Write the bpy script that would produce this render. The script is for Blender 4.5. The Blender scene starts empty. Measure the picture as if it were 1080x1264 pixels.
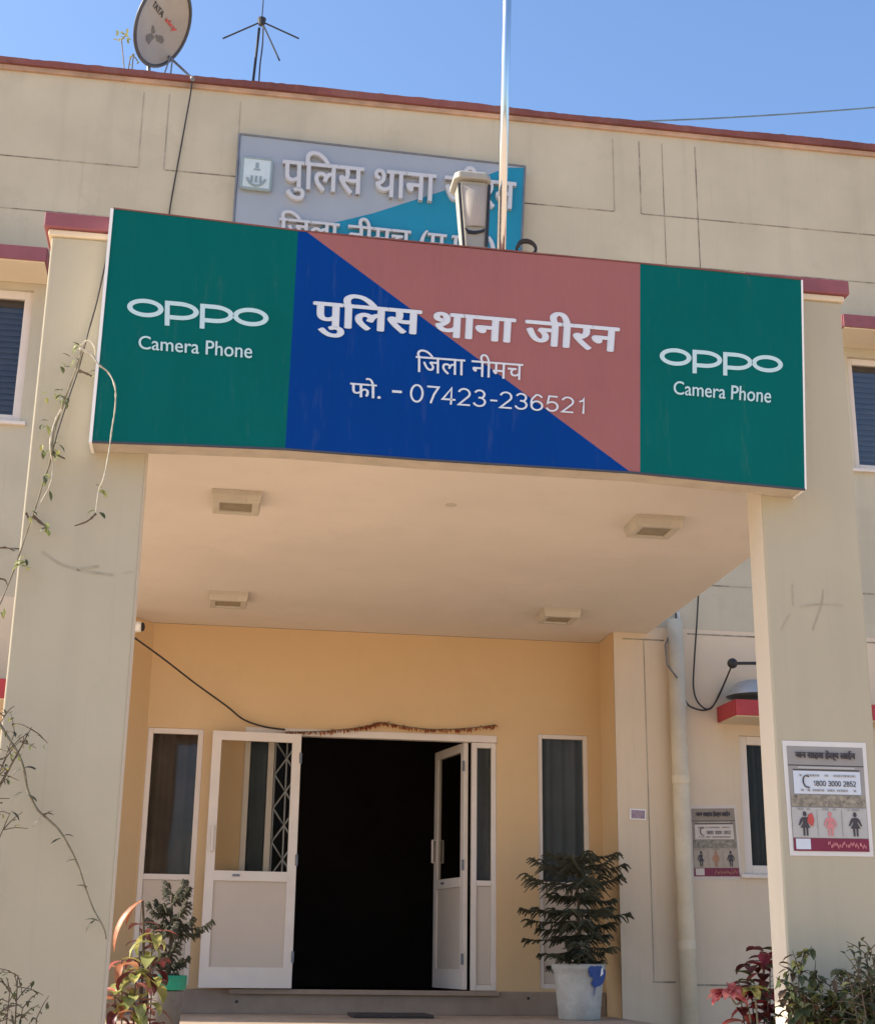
import bpy, bmesh, math, random
from mathutils import Vector, Matrix
random.seed(11)
S = bpy.context.scene
COL = S.collection
R = math.radians

# ------------------------------------------------------------------ camera
EYE = 1.5                                  # eye height above the ground
F_PX, YAW, PITCH, ROLL = 1759.9, R(8.829), R(17.266), R(0.743)
fw = Vector((math.sin(YAW)*math.cos(PITCH), math.cos(YAW)*math.cos(PITCH), math.sin(PITCH)))
rt0 = Vector((math.cos(YAW), -math.sin(YAW), 0)); up0 = rt0.cross(fw)
rt = math.cos(ROLL)*rt0 + math.sin(ROLL)*up0
up = -math.sin(ROLL)*rt0 + math.cos(ROLL)*up0
cd = bpy.data.cameras.new('camera'); cam = bpy.data.objects.new('camera', cd); COL.objects.link(cam)
cam.matrix_world = Matrix(((rt.x, up.x, -fw.x, 0), (rt.y, up.y, -fw.y, 0), (rt.z, up.z, -fw.z, EYE), (0, 0, 0, 1)))
cd.sensor_fit = 'HORIZONTAL'; cd.sensor_width = 36; cd.lens = F_PX/1080*36
cd.clip_start = 0.05; cd.clip_end = 5000
S.camera = cam

# ------------------------------------------------------------------ sky, sun, exposure
SUN_EL, SUN_BEHIND = R(37), R(7)          # sun low on the left, a little behind the front wall
w = bpy.data.worlds.new('World'); S.world = w; w.use_nodes = True
nt = w.node_tree
sky = nt.nodes.new('ShaderNodeTexSky'); sky.sky_type = 'NISHITA'; sky.sun_disc = False
to_sun = Vector((-math.cos(SUN_BEHIND)*math.cos(SUN_EL), math.sin(SUN_BEHIND)*math.cos(SUN_EL), math.sin(SUN_EL)))
sky.sun_elevation = SUN_EL; sky.sun_rotation = math.atan2(to_sun.x, to_sun.y)
sky.altitude = 0; sky.air_density = 1.05; sky.dust_density = 1.8; sky.ozone_density = 5.5
nt.links.new(sky.outputs[0], nt.nodes['Background'].inputs[0])
nt.nodes['Background'].inputs[1].default_value = 0.15
sl = bpy.data.lights.new('sun', 'SUN'); sl.energy = 5.0; sl.angle = R(0.5); sl.color = (1, 0.90, 0.76)
so = bpy.data.objects.new('sun', sl); COL.objects.link(so); so.location = (-20, 10, 20)
so.rotation_euler = to_sun.to_track_quat('Z', 'Y').to_euler()
S.view_settings.view_transform = 'Standard'; S.view_settings.look = 'None'
S.view_settings.gamma = 1; S.view_settings.exposure = 0.97

# ------------------------------------------------------------------ helpers
def at(u, v, Y):
    """the point of the plane y = Y that the photograph shows at pixel (u, v)"""
    d = fw + (u-540)/F_PX*rt - (v-632)/F_PX*up
    d = d*(Y/d.y)
    return Vector((d.x, d.y, d.z+EYE))

class MB:
    def __init__(s): s.v = []; s.f = []; s.m = []; s.cur = 0
    def add(s, vs, fs):
        o = len(s.v); s.v += [Vector(p) for p in vs]
        for f in fs: s.f.append([o+i for i in f]); s.m.append(s.cur)
        return s
    def box(s, x0, x1, y0, y1, z0, z1):
        return s.add([(x0,y0,z0),(x1,y0,z0),(x1,y1,z0),(x0,y1,z0),(x0,y0,z1),(x1,y0,z1),(x1,y1,z1),(x0,y1,z1)],
                     [(0,3,2,1),(4,5,6,7),(0,1,5,4),(1,2,6,5),(2,3,7,6),(3,0,4,7)])
    def prism(s, pts, dv):
        """polygon pts pushed along dv"""
        n = len(pts); dv = Vector(dv); P = [Vector(p) for p in pts]
        return s.add(P+[p+dv for p in P], [tuple(range(n)), tuple(range(2*n-1, n-1, -1))]+[(i, (i+n), (i+1) % n+n, (i+1) % n) for i in range(n)])
    def poly(s, pts): return s.add(pts, [tuple(range(len(pts)))])
    def tube(s, pts, r, n=8, caps=True):
        P = [Vector(p) for p in pts]; N = len(P)
        if not hasattr(r, '__len__'): r = [r]*N
        t = (P[1]-P[0]).normalized(); a = t.orthogonal().normalized(); vs = []
        for i in range(N):
            t = (P[min(i+1, N-1)]-P[max(i-1, 0)])
            if t.length < 1e-9: t = Vector((0, 0, 1))
            t.normalize(); a = (a-t*a.dot(t)); a = a.normalized() if a.length > 1e-6 else t.orthogonal().normalized()
            b = t.cross(a)
            for k in range(n):
                q = 2*math.pi*k/n; vs.append(P[i]+r[i]*(math.cos(q)*a+math.sin(q)*b))
        fs = [(i*n+k, i*n+(k+1) % n, (i+1)*n+(k+1) % n, (i+1)*n+k) for i in range(N-1) for k in range(n)]
        if caps: fs += [tuple(range(n-1, -1, -1)), tuple((N-1)*n+k for k in range(n))]
        return s.add(vs, fs)
    def lathe(s, c, prof, n=32):
        c = Vector(c); vs = []
        for r, z in prof:
            for k in range(n):
                q = 2*math.pi*k/n; vs.append(c+Vector((r*math.cos(q), r*math.sin(q), z)))
        fs = [(i*n+k, i*n+(k+1) % n, (i+1)*n+(k+1) % n, (i+1)*n+k) for i in range(len(prof)-1) for k in range(n)]
        return s.add(vs, fs)
    def leaf(s, base, d, nrm, L, W, droop=0.3, segs=4, fold=0.15):
        """one blade: starts at base along d, bends against nrm"""
        d = Vector(d).normalized(); nrm = Vector(nrm); side = d.cross(nrm)
        if side.length < 1e-5: side = d.orthogonal()
        side.normalize(); nrm = side.cross(d).normalized(); p = Vector(base); vs = []
        ang = 0.0
        for i in range(segs+1):
            t = i/segs; wd = W*0.5*math.sin(math.pi*min(1, (t*0.93+0.05)))**0.8
            n2 = nrm*math.cos(ang)+d*math.sin(ang)
            vs += [p-side*wd+n2*wd*fold*2, p, p+side*wd+n2*wd*fold*2]
            ang += droop/segs
            p = p+(d*math.cos(ang)-nrm*math.sin(ang))*(L/segs)
        fs = []
        for i in range(segs):
            a = i*3; fs += [(a, a+1, a+4, a+3), (a+1, a+2, a+5, a+4)]
        return s.add(vs, fs)
    def build(s, name, mats, parent=None, smooth=False, bevel=0.0, kind=None):
        off = parent_loc(parent) if parent else Vector((0, 0, 0))
        me = bpy.data.meshes.new(name); me.from_pydata([v-off for v in s.v], [], s.f)
        if not isinstance(mats, (list, tuple)): mats = [mats]
        for m in mats: me.materials.append(m)
        me.polygons.foreach_set('material_index', s.m)
        if smooth: me.polygons.foreach_set('use_smooth', [True]*len(me.polygons))
        me.update()
        o = bpy.data.objects.new(name, me); COL.objects.link(o)
        if parent: o.parent = parent
        o['_off'] = list(off)
        if bevel:
            b = o.modifiers.new('bevel', 'BEVEL'); b.width = bevel; b.segments = 2; b.limit_method = 'ANGLE'; b.angle_limit = R(40)
        if kind: o['kind'] = kind
        return o

def parent_loc(p):
    l = Vector((0, 0, 0))
    while p: l += Vector(p.location); p = p.parent
    return l
def thing(name, label, cat, loc=(0, 0, 0), group=None):
    o = bpy.data.objects.new(name, None); COL.objects.link(o); o.location = loc
    o.empty_display_size = 0.1
    return tag(o, label, cat, group)
def tag(o, label, cat, group=None):
    o['label'] = label; o['category'] = cat
    if group: o['group'] = group
    return o
def copy_tree(o, parent=None):
    c = o.copy(); COL.objects.link(c)
    if parent: c.parent = parent
    for ch in list(o.children): copy_tree(ch, c)
    return c
def quadmap(q, Y):
    """q = photo corners (tl, tr, br, bl) of a flat piece on the plane y = Y; returns (a, b) in 0..1 -> point"""
    tl, tr, br, bl = [at(*p, Y) for p in q]
    return lambda a, b: (bl*(1-a)+br*a)*(1-b)+(tl*(1-a)+tr*a)*b
def spline(pts, sub=6):
    P = [Vector(p) for p in pts]; out = []
    for i in range(len(P)-1):
        p0, p1, p2, p3 = P[max(i-1, 0)], P[i], P[i+1], P[min(i+2, len(P)-1)]
        for k in range(sub):
            t = k/sub
            out.append(0.5*((2*p1)+(p2-p0)*t+(2*p0-5*p1+4*p2-p3)*t*t+(3*p1-p0-3*p2+p3)*t**3))
    return out+[P[-1]]

# ------------------------------------------------------------------ materials
def lin(c): return c/12.92 if c <= 0.04045 else ((c+0.055)/1.055)**2.4
def rgb(r, g, b, k=1.0): return tuple(min(0.95, lin(c/255)*k) for c in (r, g, b))+(1,)
def base_mat(name, col, rough=0.6, metal=0.0, spec=0.4):
    m = bpy.data.materials.new(name); m.use_nodes = True
    p = m.node_tree.nodes['Principled BSDF']
    p.inputs['Base Color'].default_value = col; p.inputs['Roughness'].default_value = rough
    p.inputs['Metallic'].default_value = metal; p.inputs['Specular IOR Level'].default_value = spec
    return m, m.node_tree, p
def noise(nt, scale, detail=4, rough=0.6, stretch=None):
    tc = nt.nodes.new('ShaderNodeTexCoord'); mp = nt.nodes.new('ShaderNodeMapping'); n = nt.nodes.new('ShaderNodeTexNoise')
    nt.links.new(tc.outputs['Object'], mp.inputs[0]); nt.links.new(mp.outputs[0], n.inputs['Vector'])
    if stretch: mp.inputs['Scale'].default_value = stretch
    n.inputs['Scale'].default_value = scale; n.inputs['Detail'].default_value = detail; n.inputs['Roughness'].default_value = rough
    return n.outputs['Fac']
def ramp(nt, fac, a, b, ca=(0, 0, 0, 1), cb=(1, 1, 1, 1)):
    r = nt.nodes.new('ShaderNodeValToRGB'); nt.links.new(fac, r.inputs[0])
    r.color_ramp.elements[0].position = a; r.color_ramp.elements[1].position = b
    r.color_ramp.elements[0].color = ca; r.color_ramp.elements[1].color = cb
    return r.outputs[0]
def mix(nt, fac, a, b, mode='MIX'):
    m = nt.nodes.new('ShaderNodeMix'); m.data_type = 'RGBA'; m.blend_type = mode
    for s, x in ((m.inputs[0], fac), (m.inputs[6], a), (m.inputs[7], b)):
        if hasattr(x, 'links'): nt.links.new(x, s)
        else: s.default_value = x
    return m.outputs[2]
def bump(nt, p, fac, strength, dist=0.01):
    b = nt.nodes.new('ShaderNodeBump'); nt.links.new(fac, b.inputs['Height']); b.inputs['Strength'].default_value = strength
    b.inputs['Distance'].default_value = dist; nt.links.new(b.outputs[0], p.inputs['Normal'])
def scale_col(c, k): return (c[0]*k, c[1]*k, c[2]*k, 1)
def mulv(nt, f, k):
    m = nt.nodes.new('ShaderNodeMath'); m.operation = 'MULTIPLY'; nt.links.new(f, m.inputs[0]); m.inputs[1].default_value = k
    return m.outputs[0]
def plaster(name, col, var=0.10, streak=0.12, rough=0.85, bmp=0.25, dirt=(0.25, 0.22, 0.18, 1)):
    m, nt, p = base_mat(name, col, rough, 0, 0.25)
    c = mix(nt, ramp(nt, noise(nt, 0.9, 5, 0.6), 0.3, 0.7), scale_col(col, 1-var), scale_col(col, 1+var*0.6))
    st = ramp(nt, noise(nt, 1.0, 6, 0.65, (5.0, 5.0, 0.35)), 0.52, 0.85)
    if streak:
        k = nt.nodes.new('ShaderNodeMath'); k.operation = 'MULTIPLY'; nt.links.new(st, k.inputs[0]); k.inputs[1].default_value = streak*2
        c = mix(nt, k.outputs[0], c, mix(nt, 0.5, scale_col(col, 0.6), dirt))
    c = mix(nt, mulv(nt, ramp(nt, noise(nt, 0.55, 7, 0.72), 0.54, 0.58), 0.5), c, scale_col(col, 1-var*1.1))
    c = mix(nt, mulv(nt, ramp(nt, noise(nt, 2.0, 7, 0.7, (9, 9, 0.22)), 0.60, 0.74), streak*1.6), c, dirt)
    sp = ramp(nt, noise(nt, 34, 3, 0.7), 0.69, 0.78)
    k2 = nt.nodes.new('ShaderNodeMath'); k2.operation = 'MULTIPLY'; nt.links.new(sp, k2.inputs[0]); k2.inputs[1].default_value = 0.16
    c = mix(nt, k2.outputs[0], c, scale_col(col, 0.5))
    nt.links.new(c, p.inputs['Base Color'])
    bump(nt, p, noise(nt, 60, 5, 0.7), bmp, 0.004)
    return m
def paint(name, col, rough=0.5, var=0.08, scale=3.0, metal=0.0, bmp=0.0, spec=0.4):
    m, nt, p = base_mat(name, col, rough, metal, spec)
    c = mix(nt, ramp(nt, noise(nt, scale, 5, 0.65), 0.3, 0.72), scale_col(col, 1-var), scale_col(col, 1+var))
    nt.links.new(c, p.inputs['Base Color'])
    if bmp: bump(nt, p, noise(nt, scale*9, 4), bmp, 0.004)
    return m
def vinyl(name, col, spec=0.08):
    m, nt, p = base_mat(name, col, 0.5, 0, spec)
    c = mix(nt, ramp(nt, noise(nt, 1.1, 5, 0.6), 0.3, 0.72), scale_col(col, .94), scale_col(col, 1.07))
    c = mix(nt, mulv(nt, ramp(nt, noise(nt, 3, 6, 0.7, (4, 4, .6)), 0.58, 0.8), .10), c, (0.25, 0.24, 0.22, 1))
    nt.links.new(c, p.inputs['Base Color'])
    bump(nt, p, noise(nt, 1.6, 3, 0.5, (3.0, 1, .8)), 0.35, 0.05); return m
def leafmat(name, a, b, scale=9, rough=0.5, trans=0.25):
    m, nt, p = base_mat(name, a, rough, 0, 0.35)
    c = mix(nt, ramp(nt, noise(nt, scale, 3), 0.38, 0.62), a, b)
    nt.links.new(c, p.inputs['Base Color'])
    t = nt.nodes.new('ShaderNodeBsdfTranslucent'); nt.links.new(c, t.inputs[0])
    ms = nt.nodes.new('ShaderNodeMixShader'); ms.inputs[0].default_value = trans
    nt.links.new(p.outputs[0], ms.inputs[1]); nt.links.new(t.outputs[0], ms.inputs[2])
    nt.links.new(ms.outputs[0], nt.nodes['Material Output'].inputs[0])
    return m
def glassmat(name, tint=(0.75, 0.8, 0.8, 1), refl=0.16, edge=0.9):
    m = bpy.data.materials.new(name); m.use_nodes = True; nt = m.node_tree; nt.nodes.remove(nt.nodes['Principled BSDF'])
    t = nt.nodes.new('ShaderNodeBsdfTransparent'); t.inputs[0].default_value = tint
    g = nt.nodes.new('ShaderNodeBsdfGlossy'); g.inputs['Roughness'].default_value = 0.03
    lw = nt.nodes.new('ShaderNodeLayerWeight'); lw.inputs[0].default_value = 0.25
    mr = nt.nodes.new('ShaderNodeMapRange'); nt.links.new(lw.outputs['Facing'], mr.inputs[0]); mr.inputs[3].default_value = refl*0.6; mr.inputs[4].default_value = edge
    pw = nt.nodes.new('ShaderNodeMath'); pw.operation = 'POWER'; nt.links.new(mr.outputs[0], pw.inputs[0]); pw.inputs[1].default_value = 1.3
    ms = nt.nodes.new('ShaderNodeMixShader'); nt.links.new(pw.outputs[0], ms.inputs[0]); nt.links.new(t.outputs[0], ms.inputs[1]); nt.links.new(g.outputs[0], ms.inputs[2])
    nt.links.new(ms.outputs[0], nt.nodes['Material Output'].inputs[0])
    b = nt.nodes.new('ShaderNodeBump'); b.inputs['Strength'].default_value = 0.08; b.inputs['Distance'].default_value = 0.02
    nt.links.new(noise(nt, 1.7, 2), b.inputs['Height']); nt.links.new(b.outputs[0], g.inputs['Normal'])
    return m
def cracked(name, wall, dark, thr=(0.36, 0.56), sc=2.2):
    """a groove whose dirt comes and goes along its length"""
    m, nt, p = base_mat(name, dark, 0.9, 0, 0.2)
    c = mix(nt, ramp(nt, noise(nt, sc, 6, 0.75), thr[0], thr[1]), wall, dark)
    nt.links.new(c, p.inputs['Base Color']); return m

c_fac, c_pil, c_yel = (0.492, 0.435, 0.318, 1), (0.435, 0.390, 0.285, 1), (0.60, 0.415, 0.225, 1)
M = dict(
    facade=plaster('cream facade paint', c_fac, 0.12, 0.17), lower=plaster('pinkish cream paint with bounce', (0.625, 0.51, 0.37, 1), 0.08, 0.12),  # lower walls: pinkish paint, lightened to stand in for ground bounce
    pillar=plaster('grey cream pillar paint', c_pil, 0.06, 0.10), yellow=plaster('ochre yellow wall paint', c_yel, 0.05, 0.04),
    bouncepaint=plaster('cream paint with bounce light', (0.63, 0.56, 0.45, 1), 0.05, 0.06), ceiling=plaster('cream soffit paint', (0.655, 0.585, 0.515, 1), 0.07, 0.05, 0.8, 0.12),  # pillar edge cream is lightened for the bounce light
    band=paint('maroon band paint', (0.24, 0.075, 0.085, 1), 0.6, 0.15, 4),
    red=paint('red awning paint', (0.40, 0.045, 0.05, 1), 0.6, 0.15, 4),
    coping=plaster('worn maroon coping paint', (0.20, 0.07, 0.06, 1), 0.3, 0.25, 0.8, 0.3, (0.40, 0.32, 0.24, 1)),
    cream=plaster('cream trim', (0.66, 0.55, 0.40, 1), 0.05, 0.06), moulding=paint('tan moulding', (0.42, 0.27, 0.18, 1), 0.8, 0.4, 2),
    groove=cracked('dirty groove', scale_col(c_fac, 0.80), (0.11, 0.095, 0.08, 1), (0.40, 0.62), 3.0),
    groove_faint=cracked('faint groove', scale_col(c_fac, 0.9), (0.22, 0.20, 0.17, 1), (0.4, 0.7)),
    white=paint('white aluminium', (0.66, 0.58, 0.50, 1), 0.4, 0.05, 5), panel=paint('off white door panel', (0.53, 0.44, 0.35, 1), 0.5, 0.05, 2),
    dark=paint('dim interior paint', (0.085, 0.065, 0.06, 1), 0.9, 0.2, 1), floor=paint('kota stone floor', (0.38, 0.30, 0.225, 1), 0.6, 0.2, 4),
    riser=paint('brownish stone skirting', (0.29, 0.21, 0.15, 1), 0.75, 0.15, 5),
    ground=plaster('dusty concrete', (0.64, 0.48, 0.325, 1), 0.2, 0, 0.95, 0.5),
    glass=glassmat('window glass'), dustyglass=glassmat('dusty glass', (0.85, 0.85, 0.85, 1), 0.09), doorglass=glassmat('door glass', (0.86, 0.85, 0.82, 1), 0.012, 0.45),
    reflect_brown=paint('brown reflection curtain', (0.10, 0.068, 0.05, 1), 0.9, 0.3, 3), reflect_blue=paint('blue grey reflection curtain', (0.13, 0.15, 0.175, 1), 0.9, 0.15, 3),  # these curtain colours stand in for what the panes would reflect
    curtain_dark=paint('dark curtain', (0.06, 0.06, 0.065, 1), 0.9, 0.3, 3), blind=paint('slate louvre', (0.135, 0.13, 0.135, 1), 0.5, 0.12, 2),
    teal=vinyl('dark green vinyl', (0.0005, 0.108, 0.098, 1)), blue=vinyl('blue vinyl', (0.0005, 0.040, 0.215, 1)),
    rose=vinyl('dull rose vinyl', (0.30, 0.115, 0.110, 1)), letter=paint('white vinyl lettering', (0.59, 0.625, 0.665, 1), 0.5, 0.03, 3),
    pale=paint('pale lettering', (0.47, 0.63, 0.65, 1), 0.5, 0.03, 3), frame=paint('tan metal frame', (0.44, 0.38, 0.31, 1), 0.55, 0.15, 6),
    edge=paint('white edge trim', (0.8, 0.78, 0.74, 1), 0.5, 0.04, 6), silver=paint('silver composite panel', (0.35, 0.365, 0.375, 1), 0.38, 0.04, 2, 0.25),
    cyan=paint('blue composite panel', (0.01, 0.20, 0.31, 1), 0.4, 0.04, 2), raised=paint('raised white letters', (0.47, 0.48, 0.50, 1), 0.45, 0.04, 6),
    emblem=paint('pale emblem', (0.48, 0.56, 0.58, 1), 0.5, 0.05, 9), emblem_dark=paint('grey emblem ink', (0.22, 0.29, 0.31, 1), 0.6, 0.1, 9),
    chrome=paint('steel pole', (0.60, 0.60, 0.61, 1), 0.12, 0.03, 3, 1.0), black=paint('black plastic', (0.02, 0.02, 0.022, 1), 0.5, 0.2, 6),
    cable=paint('black cable', (0.035, 0.03, 0.028, 1), 0.6, 0.2, 6), bluewire=paint('weathered blue wire', (0.10, 0.17, 0.26, 1), 0.6, 0.2, 6), whitecable=paint('white cable', (0.55, 0.53, 0.5, 1), 0.5, 0.1, 6),
    dish=paint('grey dish', (0.30, 0.285, 0.27, 1), 0.55, 0.10, 3), dishprint=paint('faded dish print', (0.13, 0.125, 0.115, 1), 0.6, 0.25, 12), dishrim=paint('dark dish rim', (0.05, 0.055, 0.07, 1), 0.5, 0.1, 5),
    steel=paint('galvanised steel', (0.16, 0.17, 0.19, 1), 0.5, 0.2, 8, 0.4), ink=paint('dark print', (0.05, 0.045, 0.05, 1), 0.6, 0.1, 9),
    redink=paint('red print', (0.45, 0.07, 0.06, 1), 0.6, 0.1, 9), lamp_body=plaster('weathered lamp housing', (0.36, 0.345, 0.295, 1), 0.25, 0.4, 0.6, 0.2),
    lamp_lens=plaster('dusty lamp lens', (0.40, 0.36, 0.31, 1), 0.35, 0.5, 0.35, 0.1), fix=plaster('dusty light fitting', (0.50, 0.45, 0.37, 1), 0.15, 0.3, 0.5, 0.1),
    lens=paint('unlit diffuser', (0.24, 0.20, 0.13, 1), 0.4, 0.18, 14), pipe=paint('cream pipe paint', (0.58, 0.50, 0.36, 1), 0.55, 0.12, 4),
    pot=paint('white painted pot', (0.41, 0.385, 0.34, 1), 0.6, 0.2, 8, 0, 0.2), potblue=paint('blue paint blot', (0.015, 0.06, 0.24, 1), 0.5, 0.1, 5),
    potgrey=paint('grey cement pot', (0.16, 0.14, 0.12, 1), 0.85, 0.2, 9, 0, 0.3), green_rim=paint('green paint rim', (0.01, 0.24, 0.13, 1), 0.5, 0.2, 12),
    soil=paint('soil', (0.06, 0.045, 0.03, 1), 0.95, 0.3, 20), bark=paint('brown bark', (0.10, 0.075, 0.05, 1), 0.9, 0.3, 20),
    stem=paint('dry vine stem', (0.19, 0.165, 0.11, 1), 0.85, 0.3, 20), palestem=paint('pale dry stem', (0.46, 0.42, 0.32, 1), 0.85, 0.2, 20),
    needle=leafmat('dark conifer needles', (0.026, 0.028, 0.014, 1), (0.048, 0.050, 0.022, 1), 14, 0.55, 0.1),
    fern=leafmat('grey green fronds', (0.055, 0.055, 0.032, 1), (0.09, 0.085, 0.05, 1), 12, 0.6, 0.2),
    shrub=leafmat('dull green leaves', (0.045, 0.06, 0.022, 1), (0.10, 0.11, 0.045, 1), 6, 0.5, 0.2),
    dryleaf=leafmat('dry brown leaves', (0.09, 0.05, 0.03, 1), (0.14, 0.09, 0.05, 1), 6, 0.7, 0.2),
    yel=leafmat('yellow variegated leaves', (0.55, 0.46, 0.14, 1), (0.16, 0.20, 0.05, 1), 26, 0.4, 0.3),
    orange=leafmat('orange leaves', (0.55, 0.26, 0.14, 1), (0.34, 0.11, 0.05, 1), 10, 0.4, 0.3),
    pink=leafmat('pink leaves', (0.72, 0.30, 0.27, 1), (0.50, 0.09, 0.10, 1), 10, 0.4, 0.3),
    redleaf=leafmat('red leaves', (0.14, 0.014, 0.022, 1), (0.38, 0.05, 0.06, 1), 9, 0.4, 0.3), maroon=leafmat('maroon leaves', (0.06, 0.014, 0.014, 1), (0.12, 0.025, 0.025, 1), 9, 0.4, 0.25),
    lime=leafmat('light green leaves', (0.22, 0.26, 0.08, 1), (0.34, 0.33, 0.12, 1), 10, 0.45, 0.3),
    garland=leafmat('dry garland leaves', (0.26, 0.05, 0.025, 1), (0.34, 0.13, 0.04, 1), 18, 0.8, 0.2),
    paper_old=paint('yellowed paper', (0.58, 0.50, 0.43, 1), 0.5, 0.06, 8), tan_old=paint('faded tan print', (0.26, 0.205, 0.155, 1), 0.5, 0.1, 8), tan_light=paint('faded light print', (0.38, 0.31, 0.235, 1), 0.5, 0.08, 8), orange_old=paint('faded orange print', (0.38, 0.17, 0.09, 1), 0.5, 0.2, 12), poster=paint('grey poster print', (0.27, 0.255, 0.24, 1), 0.45, 0.06, 8), paper=paint('white paper', (0.62, 0.60, 0.57, 1), 0.5, 0.04, 8),
    bluepaper=paint('pale blue print', (0.55, 0.60, 0.66, 1), 0.5, 0.03, 8), greypaper=paint('light grey print', (0.40, 0.39, 0.37, 1), 0.5, 0.05, 8),
    tanprint=paint('speckled tan print', (0.24, 0.21, 0.16, 1), 0.5, 0.6, 45), maroonprint=paint('maroon print', (0.17, 0.01, 0.04, 1), 0.45, 0.1, 8),
    pinkprint=paint('pink print', (0.55, 0.20, 0.20, 1), 0.5, 0.1, 20), plate=paint('mauve plate', (0.30, 0.22, 0.27, 1), 0.5, 0.25, 30),
    mat=paint('dark doormat', (0.05, 0.04, 0.035, 1), 0.95, 0.3, 30, 0, 0.5), scuff=cracked('pencil scuff', scale_col(c_pil, 0.96), scale_col(c_pil, 0.70), (0.35, 0.7), 9),
    grille=paint('white grille bars', (0.62, 0.60, 0.57, 1), 0.5, 0.1, 8),
)

# ------------------------------------------------------------------ lettering
_tc = {}
def glyphs(body, extrude=0.0):
    k = (body, extrude)
    if k not in _tc:
        c = bpy.data.curves.new('lettering', 'FONT'); c.body = body; c.extrude = extrude; c.resolution_u = 4
        o = bpy.data.objects.new('lettering', c); COL.objects.link(o)
        me = bpy.data.meshes.new_from_object(o.evaluated_get(bpy.context.evaluated_depsgraph_get()))
        vs = [v.co.copy() for v in me.vertices]; fs = [tuple(p.vertices) for p in me.polygons]
        bpy.data.objects.remove(o); bpy.data.curves.remove(c); bpy.data.meshes.remove(me)
        x0 = min(v.x for v in vs); x1 = max(v.x for v in vs); y0 = min(v.y for v in vs); y1 = max(v.y for v in vs)
        _tc[k] = ([((v.x-x0)/(x1-x0), (v.y-y0)/(y1-y0), v.z) for v in vs], fs, (x1-x0)/(y1-y0))
    return _tc[k]
def write(mb, body, fm, bold=0.0, lift=0.003, extrude=0.0):
    """lay lettering on the flat piece mapped by fm; bold = extra stroke width as a share of the height"""
    vs, fs, asp = glyphs(body, 1.0 if extrude else 0.0)
    st = [(0, 0)]
    if bold: st = [(-1, 0), (-0.5, .35), (0, -.35), (0.5, .35), (1, 0), (0, .35), (-.5, -.35), (.5, -.35)]
    sx = bold/2/asp; sy = bold/2
    for i, (dx, dy) in enumerate(st):
        P = []
        for a, b, z in vs:
            p = fm(sx+a*(1-2*sx)+dx*sx, sy+b*(1-2*sy)+dy*sy)
            P.append(p+Vector((0, -lift-i*0.0004-(extrude*(z*0.5+0.5) if extrude else 0), 0)))
        mb.add(P, fs)
def arc(cx, cy, rx, ry, a0, a1, n=14):
    return [(cx+rx*math.cos(R(a0+(a1-a0)*i/n)), cy+ry*math.sin(R(a0+(a1-a0)*i/n))) for i in range(n+1)]
DIG = {'0': [arc(.3, .5, .27, .47, 90, 450, 26)], '1': [[(.12, .76), (.28, .82), (.34, .98), (.34, 0)]],
       '2': [arc(.3, .70, .26, .27, 165, -35)+[(.06, .04), (.6, .04)]],
       '3': [arc(.29, .73, .23, .23, 160, -80)[:-1]+[(.24, .52)], [(.24, .52)]+arc(.29, .28, .27, .25, 85, -165)],
       '4': [[(.44, 0), (.44, .95), (.04, .29), (.64, .29)]],
       '5': [[(.55, .95), (.14, .95), (.08, .50)]+arc(.3, .32, .27, .28, 130, -160)],
       '6': [arc(.31, .70, .25, .27, 25, 100, 6)+arc(.34, .5, .30, .4, 130, 200, 6)+[(.05, .3)], arc(.31, .30, .26, .27, 0, 360, 22)],
       '8': [arc(.3, .73, .22, .22, 90, 450, 18), arc(.3, .27, .26, .25, 90, 450, 20)],
       '7': [[(.03, .94), (.57, .94), (.36, .5), (.22, 0)]], '-': [[(.06, .42), (.4, .42)]]}
ADV = {'1': .62, '-': .5}
def digits(mb, s, fm, wd=0.115, lift=0.003):
    tot = sum(ADV.get(c, .74) for c in s)-.1; x = 0.0; k = 0
    for c in s:
        for pl in DIG[c]:
            n = len(pl); P = []
            for i, (px, py) in enumerate(pl):
                ax, ay = pl[max(i-1, 0)]; bx, by = pl[min(i+1, n-1)]
                if 0 < i < n-1:
                    d1 = Vector((px-ax, py-ay)).normalized(); d2 = Vector((bx-px, by-py)).normalized(); t = (d1+d2)
                    t = t.normalized() if t.length > .2 else d1; k_ = 1/max(.45, t.dot(d1))
                else: t = Vector((bx-ax, by-ay)).normalized(); k_ = 1
                nx, ny = -t.y*wd/2*k_, t.x*wd/2*k_
                for q in (1, -1): P.append(fm((x+px+q*nx)/tot, py+q*ny)+Vector((0, -lift-k*0.0003, 0)))
            k += 1
            mb.add(P, [(2*i, 2*i+1, 2*i+3, 2*i+2) for i in range(n-1)])
        x += ADV.get(c, .74)

# ------------------------------------------------------------------ main planes of the place
Y0, YF, YP, YB, YS = 12.43, 11.95, 7.124, 7.341, 6.944     # door wall, front wall, pillar faces, pillar backs, big sign
E = EYE
ZC, ZFL, ZD = 2.744+E, -0.48+E, -0.29+E                    # porch ceiling, porch floor, door sill
ZTOP = 7.86+E

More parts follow.
